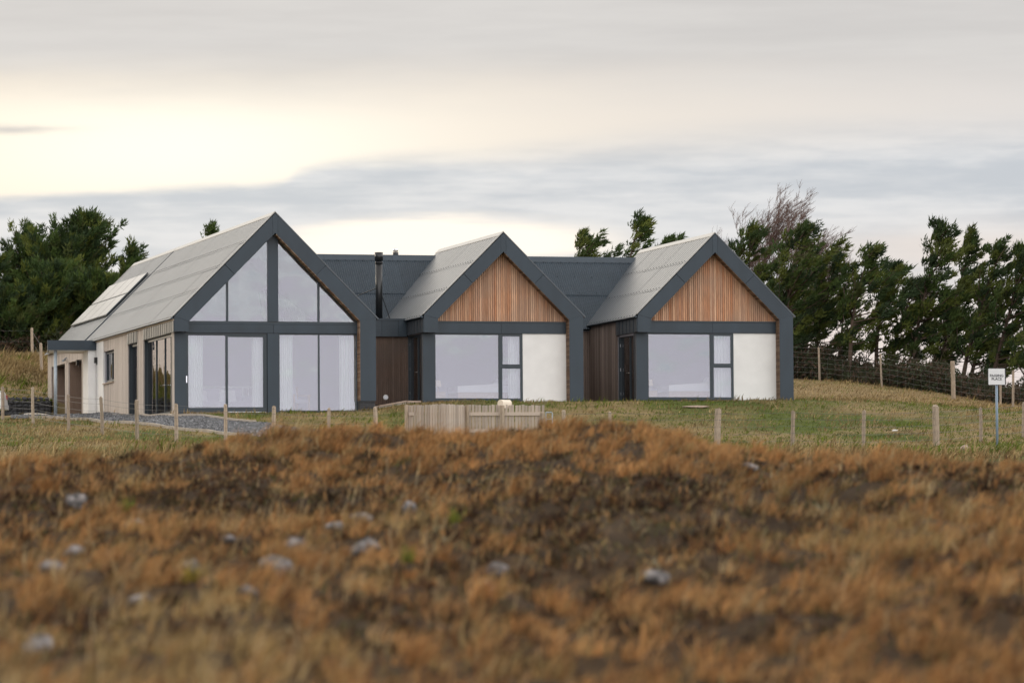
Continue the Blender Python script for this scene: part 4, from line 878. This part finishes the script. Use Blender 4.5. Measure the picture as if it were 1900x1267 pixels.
# ------------------------------------------------------------------ trees
def blades(P, D, L, W, bend, roll):
    """triangular blades: P base, D unit direction, L length, W width -> verts, tris"""
    n = len(P); side = np.cross(D, np.stack([np.cos(roll), np.sin(roll), np.zeros(n) + .3], 1)); side /= np.linalg.norm(side, axis=1, keepdims=True) + 1e-9
    tip = P + D * L[:, None] + bend; V = np.stack([P - side * W[:, None] / 2, P + side * W[:, None] / 2, tip], 1).reshape(-1, 3)
    return V, np.arange(n * 3).reshape(-1, 3)
def unit(a): return a / (np.linalg.norm(a, axis=-1, keepdims=True) + 1e-9)
TREE_COLS = np.array([[.050, .085, .024], [.070, .11, .026], [.11, .135, .026], [.036, .062, .024], [.085, .105, .030]])
def pine(label, bx_, by_, tx, ty, Y, spread, wind=.5, lo=.25, nb=60, dens=1., seed=0, yel=.3, cat='tree', group='pines round the house'):
    r = np.random.default_rng(seed + 100); b = at(bx_, by_, Y); g = float(height(b[0], Y)); t = at(tx, ty, Y); Hh = t[2] - g; lean = t[0] - b[0]; Rr = spread / F * Y / 2 * (1.45 if bx_ > 1300 else .98)
    root = tag(empty('pine_tree', (b[0], Y, g)), label, cat, group)
    def trunk(s): return np.array([lean * s ** 1.3 + .12 * math.sin(s * 5 + seed), .15 * math.sin(s * 3 + seed * 2), Hh * s])
    mb = MB(); mb.tube([trunk(s) - np.array([0, 0, .3 if s == 0 else 0]) for s in np.linspace(0, .97, 9)], np.linspace(.15, .02, 9) * max(.7, Hh / 9), 7)
    C = []; Cd = []; Cs = []
    for i in range(nb):
        s = lo + (1 - lo) * (i + r.random()) / nb; q = (s - lo) / (1 - lo)
        prof = (0.55 + .45 * math.sin(min(1, q * 1.7) * math.pi * .62)) * (1 - q ** 2.2) + .12
        Lb = Rr * prof * r.choice([.35, .6, .8, 1.0, 1.25]); az = r.uniform(0, 2 * math.pi); d = np.array([math.cos(az) + wind * .9, math.sin(az), r.uniform(.1, .6) + .35 * q]); d = unit(d)
        if d[0] < 0: Lb *= (1 - .3 * wind)
        p0 = trunk(s); p1 = p0 + d * Lb * .55 + np.array([0, 0, -.03 * Lb]); p2 = p0 + d * Lb + np.array([wind * .25 * Lb, 0, .18 * Lb])
        mb.tube([p0, p1, p2], [.045 * (1 - .7 * s) + .01, .022, .008], 4, False)
        nc = max(2, int(Lb / .30 * dens))
        for k in range(nc):
            f = .38 + .62 * (k + r.random()) / nc; c = p0 + (p1 - p0) * min(f / .55, 1) + (p2 - p1) * max(0, (f - .55) / .45)
            C.append(c + r.normal(size=3) * .11 * np.array([1, 1, .7])); Cd.append(unit(d * .6 + np.array([wind * .9, 0, .6]))); Cs.append(r.uniform(.16, .36))
    for k in range(5): C.append(trunk(.93 + .07 * k / 4) + r.normal(size=3) * .08); Cd.append(unit(np.array([wind * .5, 0, 1.]))); Cs.append(r.uniform(.2, .3))
    C = np.array(C); Cd = np.array(Cd); Cs = np.array(Cs); m = 46; n = len(C) * m
    off = unit(r.normal(size=(n, 3))); rad = r.random(n) ** .5; cs = np.repeat(Cs, m); cd = np.repeat(Cd, m, 0)
    P = np.repeat(C, m, 0) + off * (rad * cs * .62)[:, None] * np.array([1, 1, .6]) + cd * (r.uniform(-.6, .9, n) * cs)[:, None]
    D = unit(off * .6 + cd * 1.2 + r.normal(size=(n, 3)) * .35)
    V, T = blades(P, D, r.uniform(.12, .26, n), r.uniform(.045, .085, n), np.zeros((n, 3)), r.uniform(0, 6.28, n))
    cc = TREE_COLS[r.choice(5, len(C), p=np.array([.34, .26, yel, .26, .14]) / (1 + yel))] * r.uniform(.8, 1.2, (len(C), 1)) * (.78 if bx_ > 1300 else .95)  # right-hand pines: backlit shade put into a darker needle colour
    cols = np.repeat(np.repeat(cc, m, 0) * r.uniform(.85, 1.15, (n, 1)), 3, 0)
    mb.build('trunk', 'bark', root, smooth=True); link('crown', fast_mesh('crown', V, T, 'needles', cols), root); return root
PINES = [  # label, base x,y, top x,y, distance, crown width px, wind, lo, branches, density, yellow
 ('dark pine standing just right of the right-hand gable peak', 1385, 700, 1398, 428, 184, 130, .45, .15, 70, 1.0, .15),
 ('tall pine with two pointed tops right of the right-hand gable', 1440, 700, 1492, 424, 182, 150, .5, .12, 85, 1.0, .2),
 ('pine leaning right with a feathery top, third from the right-hand gable', 1500, 700, 1556, 486, 184, 115, .7, .2, 60, .9, .2),
 ('dense pine filling behind the right-hand gable eaves', 1450, 705, 1478, 520, 187, 150, .4, .0, 75, 1.1, .2),
 ('slender pine with open trunk and bright gaps beside it', 1570, 700, 1612, 468, 180, 120, .6, .28, 62, .9, .25),
 ('short yellowish pine between two taller ones at right', 1622, 712, 1655, 496, 183, 105, .6, .22, 52, .9, .9),
 ('low dense pine in the middle of the right-hand row', 1655, 712, 1690, 530, 181, 110, .5, .1, 56, 1.0, .4),
 ('tallest pine of the right-hand row, with a knotted narrow top', 1696, 718, 1742, 424, 180, 125, .45, .16, 85, 1.0, .2),
 ('pine with a single bare mast ending in a tuft', 1748, 722, 1796, 440, 182, 110, .5, .16, 70, 1.0, .2),
 ('leaning pine with ragged top branches left of the road sign', 1790, 728, 1850, 462, 179, 125, .7, .2, 66, .95, .2),
 ('dark pine rising behind the passing place sign', 1845, 735, 1893, 462, 178, 125, .5, .12, 78, 1.05, .15),
 ('pine cut by the right edge of the picture', 1905, 742, 1945, 440, 176, 140, .5, .1, 76, 1.0, .2),
 ('low pine filling the gap left of the road sign', 1800, 726, 1822, 540, 184, 120, .4, .05, 60, 1.1, .3),
 ('low dark pine behind the tallest one of the right-hand row', 1720, 718, 1760, 548, 186, 120, .4, .05, 56, 1.1, .2),
 ('low thicket pine near the open gap of the right-hand row', 1545, 700, 1575, 560, 186, 90, .5, .15, 40, .9, .4),
 ('ragged pine top left of the middle gable ridge gap', 1050, 690, 1084, 438, 188, 165, 1.0, .45, 21, .9, .3),
 ('taller ragged pine top behind the rear roof before the right-hand gable', 1138, 690, 1190, 408, 187, 150, 1.1, .45, 28, .95, .3),
 ('small pine top just showing over the right-hand gable ridge', 1208, 690, 1240, 448, 188, 100, 1.0, .4, 24, .8, .2),
 ('pine tip peeping over the big gable ridge', 380, 690, 393, 424, 192, 60, .4, .45, 14, .7, .3),
 ('great round headed pine at left, tallest there', 128, 660, 158, 406, 196, 215, .25, .10, 150, 1.25, .2),
 ('broad pine at the left edge with a knobbly crown', 25, 660, 48, 430, 198, 160, .2, .10, 110, 1.2, .25),
 ('small pine with a flat top beside the far roof end', 222, 660, 238, 464, 194, 95, .3, .1, 60, 1.1, .2),
 ('dense low pine in front of the great round headed one', 85, 662, 92, 500, 192, 190, .2, .02, 120, 1.25, .35),
 ('low dark pine filling behind the canopy', 165, 662, 178, 520, 192, 170, .2, .02, 110, 1.25, .15),
 ('pine partly outside the left edge of the picture', -50, 662, -40, 468, 193, 190, .2, .02, 100, 1.2, .2),
 ('low dark pine at lower left above the straw bank', 20, 664, 18, 545, 191, 150, .2, .0, 80, 1.2, .1),
]
for i, q in enumerate(PINES):
    rt = q[1] > 1300; pine(*q[:7], wind=q[7] + (.15 if rt else 0), lo=q[8], nb=int(q[9] * (.64 if rt else 1)), dens=q[10] * (.78 if rt else 1), seed=i * 13, yel=q[11] + (.25 if rt else 0))
def bare_tree(label, bx_, by_, tx, ty, Y, spread, seed, depth=5):
    r = random.Random(seed); b = at(bx_, by_, Y); g = float(height(b[0], Y)); t = at(tx, ty, Y); Hh = t[2] - g
    root = tag(empty('bare_tree', (b[0], Y, g)), label, 'tree', 'bare wind swept trees'); mb = MB(); tw = MB(); Rr = spread / F * Y
    def grow(p, d, L, rad, lev):
        n = 3; pts = [p]; q = p.copy(); dd = d.copy()
        for k in range(n):
            dd = (dd + Vector((.05 + .02 * lev, 0, .09)) + Vector((r.uniform(-.16, .16), r.uniform(-.16, .16), r.uniform(-.08, .08)))).normalized(); q = q + dd * L / n; pts.append(q.copy())
        (mb if lev < 2 else tw).tube(pts, [rad, rad * .85, rad * .7, rad * .5], 5 if lev < 2 else 3, False)
        if lev >= depth: return
        for k in range(6 if lev < 3 else 5):
            i_ = r.choice((1, 1, 2, 3)) if k else 3; s = r.uniform(.42, .68); nd = (dd * .9 + Vector((r.uniform(-.65, .75), r.uniform(-.7, .7), r.uniform(-.15, .45)))).normalized()
            grow(pts[i_], nd, L * s, max(rad * .5, .0075), lev + 1)
    grow(Vector((0, 0, -.2)), Vector(((tx - bx_) / F * Y * .25, 0, Hh)).normalized(), Hh * .52, .08, 0)
    mb.build('trunk', 'bark', root); o = tw.build('twigs', 'twig', root); o['kind'] = 'stuff'
bare_tree('leafless reddish tree with twigs swept right, behind the right-hand gable', 1440, 700, 1480, 372, 194, 180, 3)
bare_tree('leafless tree with a thin upright leader nearest the right-hand gable peak', 1362, 700, 1382, 376, 195, 110, 8)
bare_tree('leafless tree with wind combed twigs furthest right of the bare ones', 1490, 700, 1530, 410, 193, 150, 11)
bare_tree('thin leafless sapling showing over the right-hand gable ridge', 1262, 700, 1275, 412, 194, 90, 17, 4)

# ------------------------------------------------------------------ undergrowth, grass and heather
def in_view(X, Y, pad=.0): return np.abs(X / Y) < .1118 + pad + .6 / Y
def scatter(n, y0, y1, pad=.008, side=.8):
    Y = np.sqrt(rng.random(n) * (y1 * y1 - y0 * y0) + y0 * y0); X = rng.uniform(-1, 1, n) * (Y * (.1118 + pad) + side); return X, Y
n = 9000; X = rng.uniform(8, 26, n); fy = np.interp(X, [8, 12.2, 14.0, 16.3, 17.8, 24], [186, 179.5, 176, 171.5, 168, 160]); Y = fy + .8 + rng.random(n) ** 1.3 * 11; xl = rng.random(n) < .22; X = np.where(xl, rng.uniform(-30, -12, n), X); Y = np.where(xl, rng.uniform(189.5, 198, n), Y); Z = height(X, Y); hgt = .25 + 2.9 * np.clip(fbm(X * .8, Y * .4, 12) - .3, 0, 1) ** 1.2
m = 12; P = np.repeat(np.stack([X, Y, Z], 1), m, 0); k = len(P); P += np.stack([rng.normal(0, .2, k), rng.normal(0, .2, k), rng.random(k) * np.repeat(hgt, m)], 1)
D = unit(rng.normal(size=(k, 3)) + np.array([.3, 0, .5])); V, T = blades(P, D, rng.uniform(.12, .34, k), rng.uniform(.04, .08, k), np.zeros((k, 3)), rng.uniform(0, 6.28, k))
uc = np.array([[.05, .036, .022], [.036, .048, .018], [.085, .052, .034], [.028, .036, .016]])[rng.integers(0, 4, n)]
o = link('undergrowth', fast_mesh('undergrowth', V, T, 'needles', np.repeat(np.repeat(uc, m, 0), 3, 0))); tag(o, 'dark tangled undergrowth at the feet of the pines', 'undergrowth', kind='stuff')

def blade_field(name, label, cat, P, D, L, W, bend, cols, m='grass'):
    n = len(P); roll = rng.uniform(0, 6.28, n); side = np.stack([np.cos(roll), np.sin(roll), np.zeros(n)], 1)
    mid = P + D * (L * .55)[:, None]; tip = mid + unit(D + bend) * (L * .5)[:, None]; w = W[:, None]
    V = np.stack([P - side * w / 2, P + side * w / 2, mid + side * w * .38, mid - side * w * .38, tip], 1).reshape(-1, 3); o5 = np.arange(n)[:, None] * 5
    T = np.concatenate([o5 + np.array([0, 1, 2]), o5 + np.array([0, 2, 3]), o5 + np.array([3, 2, 4])])
    o = link(name, fast_mesh(name, V, T, m, np.repeat(cols, 5, 0))); tag(o, label, cat, kind='stuff'); return o
def to_px(X, Y, Z): return X / Y * F + CX, 1045 - Z / Y * F
def g2(x, y, cx, cy, sx, sy): return np.exp(-((x - cx) / sx) ** 2 - ((y - cy) / sy) ** 2)
nt_ = 23500; X, Y = scatter(nt_, 24, 80, .02, 2.6)
for (rx, ry, rs) in ROCK_AT: kq = ~((np.abs(X - rx) < rs * 1.05) & (Y > ry - max(1.1, rs * 5)) & (Y < ry + rs * 1.0)); X, Y = X[kq], Y[kq]
nt_ = len(X); Z = height(X, Y); px, py = to_px(X, Y, Z)
big = fbm(X * .55, Y * .30, 51); med = fbm(X * 1.5, Y * .9, 61); fin = fbm(X * 3, Y * 2, 71)
dark = .06 + .95 * g2(px, py, 330, 905, 480, 70) + .12 + 1.7 * g2(px, py, 1150, 965, 300, 62) + .5 * g2(px, py, 150, 1120, 330, 60) + .45 * g2(px, py, 850, 1120, 200, 60) + .55 * g2(px, py, 1850, 1130, 160, 100) + .5 * g2(px, py, 1700, 885, 220, 30)
heather = (dark * 1.0 + (med - .5) * 3.2 + (big - .5) * 1.6 - .5 * g2(px, py, 1300, 850, 500, 45)) > .47
strawy = (.8 * g2(px, py, 250, 1230, 500, 90) + .35 * g2(px, py, 600, 1010, 500, 100) + .5 * g2(px, py, 1550, 1000, 350, 70) + .3 * g2(px, py, 200, 850, 300, 20) + (fin - .5) * 1.7) > .40
kind = np.where(heather, 2, np.where(strawy, 1, 0)); kind = np.where(heather & (med + (fin - .5) > .62) & (g2(px, py, 1150, 965, 350, 80) > .2), 3, kind)
kb = np.array([17, 17, 18, 16])[kind]; R_ = np.repeat(np.arange(nt_), kb); n = len(R_); kd = kind[R_]
tr = np.array([.13, .12, .14, .14])[kd]; a = rng.uniform(0, 6.28, n); rr = np.sqrt(rng.random(n)) * tr
bxx, byy = X[R_] + np.cos(a) * rr, Y[R_] + np.sin(a) * rr * 1.3
def cell_centre(x, y, cx, cy):                 # nearest tussock centre on a jittered grid
    best = np.full(len(x), 1e9); ox = np.zeros(len(x)); oy = np.zeros(len(x))
    i0, j0 = np.floor(x / cx), np.floor(y / cy)
    for di in (-1, 0, 1):
        for dj in (-1, 0, 1):
            i, j = i0 + di, j0 + dj; h1 = np.sin(i * 127.1 + j * 311.7) * 43758.5; h2 = np.sin(i * 269.5 + j * 183.3) * 43758.5
            qx, qy = (i + h1 - np.floor(h1)) * cx, (j + h2 - np.floor(h2)) * cy; d = (x - qx) ** 2 + (y - qy) ** 2; b_ = d < best
            best = np.where(b_, d, best); ox = np.where(b_, qx, ox); oy = np.where(b_, qy, oy)
    return ox, oy, np.sqrt(best)
tx_, ty_, td_ = cell_centre(bxx, byy, .52, .8); pull = np.where(kd < 2, .45, np.where(kd == 2, .28, .1)); bxx = bxx + (tx_ - bxx) * pull; byy = byy + (ty_ - byy) * pull
tdir = np.stack([bxx - tx_, byy - ty_], 1); tdir = tdir / (np.linalg.norm(tdir, axis=1, keepdims=True) + .12)
P = np.stack([bxx, byy, height(bxx, byy) - .015 + np.where(kd < 2, .09, .05) * np.clip(1 - td_ / .4, 0, 1)], 1)
szl = (.45 + .9 * rng.random(nt_) ** 1.5 + .5 * (fin - .5))[R_]; szl = np.clip(szl, .3, 1.6)
L = np.choose(kd, [rng.uniform(.15, .34, n), rng.uniform(.13, .32, n), rng.uniform(.07, .17, n), rng.uniform(.04, .10, n)]) * szl * np.where(P[:, 1] > 52, .8, .92)
out = np.stack([np.cos(a), np.sin(a), np.zeros(n)], 1) * (rr / tr)[:, None] * .5 + np.concatenate([tdir, np.zeros((n, 1))], 1) * .9
lw = np.choose(kd, [.55, .35, .75, 1.0])[:, None]; wd = np.choose(kd, [.32, .2, .08, .05])
D = unit(out * lw + rng.normal(size=(n, 3)) * np.choose(kd, [.28, .28, .45, .5])[:, None] + np.stack([wd, np.zeros(n), np.choose(kd, [.9, 1.0, .7, .6])], 1))
Wd = np.choose(kd, [.011, .010, .020, .024]) * rng.uniform(.7, 1.3, n)
bend = np.stack([np.choose(kd, [.9, .5, .1, 0.]), rng.normal(0, .2, n), np.choose(kd, [-.45, -.25, 0, 0.])], 1)
pal = [np.array([[.29, .14, .050], [.42, .23, .09], [.17, .085, .036], [.34, .195, .08]]), np.array([[.34, .245, .11], [.28, .185, .075], [.42, .32, .17], [.22, .15, .06]]),
       np.array([[.050, .028, .018], [.085, .044, .025], [.034, .022, .015], [.062, .046, .024]]), np.array([[.11, .105, .045], [.17, .15, .08], [.075, .065, .03], [.27, .24, .155]])]
tc_ = np.zeros((nt_, 3))
pal[0] = np.concatenate([pal[0], [[.46, .25, .10]]])
for kk in range(4): q = kind == kk; tc_[q] = pal[kk][rng.integers(0, 4, q.sum())]
bright = (kind == 0) & (big + .6 * (fin - .5) + .25 * g2(px, py, 1250, 850, 600, 60) > .60); tc_[bright] = pal[0][rng.choice([1, 4, 0], bright.sum())]; tc_ *= np.where(kind < 2, .68 + .92 * fbm(X * .9, Y * .5, 131), .5 + .9 * fbm(X * .9, Y * .5, 131))[:, None]
odd = rng.random(n) < .22; alt = np.concatenate(pal[:3])[rng.integers(0, 12, n)]; cols = np.where(odd[:, None], alt, tc_[R_]) * rng.uniform(.65, 1.25, (n, 1))
for kk, (nm, lb_, ct) in enumerate([('moor_grass', 'rust coloured moor grass combed by the wind across the foreground', 'grass'), ('straw_grass', 'straw coloured grass tufts across the foreground moor', 'grass'), ('heather', 'dark brown heather patches across the foreground moor', 'heather'), ('moss', 'pale green grey moss and lichen on the heather mound', 'moss')]):
    q = kd == kk; blade_field(nm, lb_, ct, P[q], D[q], L[q], Wd[q], bend[q], cols[q])
# dry flower stalks standing above the tufts
n = 1000; X, Y = scatter(n, 24.5, 72, .02); P = np.stack([X, Y, height(X, Y)], 1)
blade_field('dry_stalks', 'thin pale dry stalks standing above the moor grass', 'grass', P, unit(rng.normal(size=(n, 3)) * .16 + np.array([.16, 0, 1.])), rng.uniform(.22, .46, n), rng.uniform(.006, .011, n), np.tile([.25, 0, -.1], (n, 1)), np.array([[.50, .40, .23], [.42, .31, .16], [.36, .22, .11]])[rng.integers(0, 3, n)])
# short litter and creeping plants covering the ground between the tussocks
n = 125000; X, Y = scatter(n, 24, 80, .02, 2.6); xe, ye = scatter(16000, 80, 121, .02, 2.); X, Y = np.concatenate([X, xe]), np.concatenate([Y, ye])
for (rx, ry, rs) in ROCK_AT: kq = ~((np.abs(X - rx) < rs * .8) & (Y > ry - rs) & (Y < ry + rs)); X, Y = X[kq], Y[kq]
n = len(X); P = np.stack([X, Y, height(X, Y) - .01], 1); sel = fbm(X * 1.3, Y * .9, 91) + rng.normal(0, .12, n)
lc = np.where((sel > .60)[:, None], np.array([[.26, .18, .08]]), np.where((sel > .48)[:, None], np.array([[.17, .095, .045]]), np.where((sel > .36)[:, None], np.array([[.075, .045, .026]]), np.array([[.09, .085, .035]]))))
blade_field('ground_litter', 'low brown litter and creeping plants between the tussocks of the moor', 'ground cover', P, unit(rng.normal(size=(n, 3)) * .7 + np.array([.2, 0, .55])), rng.uniform(.05, .15, n) * np.where(Y > 80, 2.2, 1), rng.uniform(.014, .032, n) * np.where(Y > 80, 1.8, 1), np.tile([.2, 0, -.4], (n, 1)), lc * rng.uniform(.6, 1.3, (n, 1)))
# lawn
nl = 125000; X, Y = scatter(nl, 119, 178, .012); xb = rng.uniform(-26, -14, 26000); yb = rng.uniform(167.9, 191, 26000); X, Y = np.concatenate([X, xb]), np.concatenate([Y, yb]); Z = height(X, Y)
loc_u = (X - OX[0]) * U[0] + (Y - OX[1]) * U[1]; loc_v = (X - OX[0]) * Vv[0] + (Y - OX[1]) * Vv[1]
inside = (loc_v > -.02) & (((loc_u > -.05) & (loc_u < 6.6)) | ((loc_u > 6.5) & (loc_u < W2 + .1) & (loc_v > .3)) | ((loc_u > W2) & (loc_u < 20.9))) & (loc_v < 25.9)
dnear = np.array(near_e); dfar = np.array(far_e)
dn = np.interp(X, dnear[:, 0], dnear[:, 1]); df = np.interp(X, dfar[:, 0], dfar[:, 1]); ondrive = (X < dnear[-1, 0] + .2) & (Y > dn - .05) & (Y < np.where(X < -13.5, np.minimum(df + .05, 166.6), np.where(X < -10.9, 170, df + .05)))
wood = Y > np.interp(X, [8, 12.2, 14.0, 16.3, 17.8, 24], [186, 179.5, 176, 171.5, 168, 160]) + .6
keep = ~inside & ~ondrive & ~wood; X, Y, Z, loc_v = X[keep], Y[keep], Z[keep], loc_v[keep]; n = len(X)
g = fbm(X * .45, Y * .22, 77); g3 = fbm(X * 1.6, Y * .8, 83); straw = np.clip(sstep(g * .5 + g3 * .5, .42, .60) * .95 + sstep(Y, 152, 160) * .5 + sstep(X, -6, -13) * .45 * (Y < 150) + sstep(Y, 124, 120) * .8, 0, 1); bank = (X < -14) & (Y > 168) & (Y < 174.5); straw = np.where(bank, .1, straw); st = rng.random(n) < straw
long_ = np.where((X < -14) & (Y > 174), 2.4, np.where(Y < 124, 2.2, np.where((X < -14) & (Y > 168), 1.9, 1.0)))
tus = fbm(X * 2.3, Y * 1.5, 97); L = rng.uniform(.05, .115, n) * long_ * np.where(st, 1.15, 1) * (1 + 1.3 * sstep(tus, .58, .72)); D = unit(rng.normal(size=(n, 3)) * .45 + np.array([.25, 0, .8])); P = np.stack([X, Y, Z - .012], 1)
gc_ = np.array([[.12, .152, .022], [.165, .198, .033], [.088, .115, .02]])[rng.integers(0, 3, n)]; sc_ = np.array([[.31, .225, .105], [.25, .175, .08], [.40, .30, .15], [.19, .13, .06]])[rng.integers(0, 4, n)]
cols = np.where(st[:, None], sc_, gc_) * rng.uniform(.7, 1.25, (n, 1)) * (1 - .35 * sstep(fbm(X * 1.1, Y * .5, 15), .55, .7))[:, None]
blade_field('lawn_grass', 'short patchy green and straw coloured grass of the lawn', 'grass', P, D, L, rng.uniform(.018, .034, n) * np.sqrt(long_), np.tile([.4, 0, -.3], (n, 1)), cols)
# gorse sprigs
for i, (px_, py_, lab) in enumerate([(232, 945, 'upright yellow green sprig beside the rock at upper left of the moor'), (843, 964, 'yellow green tuft on the heather mound left of centre'), (756, 1038, 'small yellow green tuft on a brown hummock at the centre'), (357, 1082, 'yellow sprig just below the bright pinkish white rock')]):
    Yg = y_of(px_, py_ + 8); Xg = at(px_, py_, Yg)[0]; rt_ = tag(empty('gorse_sprig', (Xg, Yg, float(height(Xg, Yg)))), lab, 'plant', 'yellow green sprigs on the moor'); n = 90
    P = rng.normal(size=(n, 3)) * np.array([.03, .03, .02]) + np.array([0, 0, .03]); P[:, 2] = np.abs(rng.normal(0, .05, n)) + .02
    V, T = blades(P, unit(rng.normal(size=(n, 3)) * .6 + np.array([.1, 0, 1])), rng.uniform(.05, .13, n), rng.uniform(.008, .016, n), np.zeros((n, 3)), rng.uniform(0, 6.28, n))
    cg_ = np.array([[.17, .20, .03], [.22, .22, .03], [.13, .16, .03]] if i < 3 else [[.30, .21, .03], [.26, .19, .03], [.19, .17, .03]])[rng.integers(0, 3, n)]; link('leaves', fast_mesh('leaves', V, T, 'gorse', np.repeat(cg_, 3, 0)), rt_)
    MB().tube([(0, 0, -.05), (.01, 0, .12)], .008, 5).build('stem', 'bark', rt_)
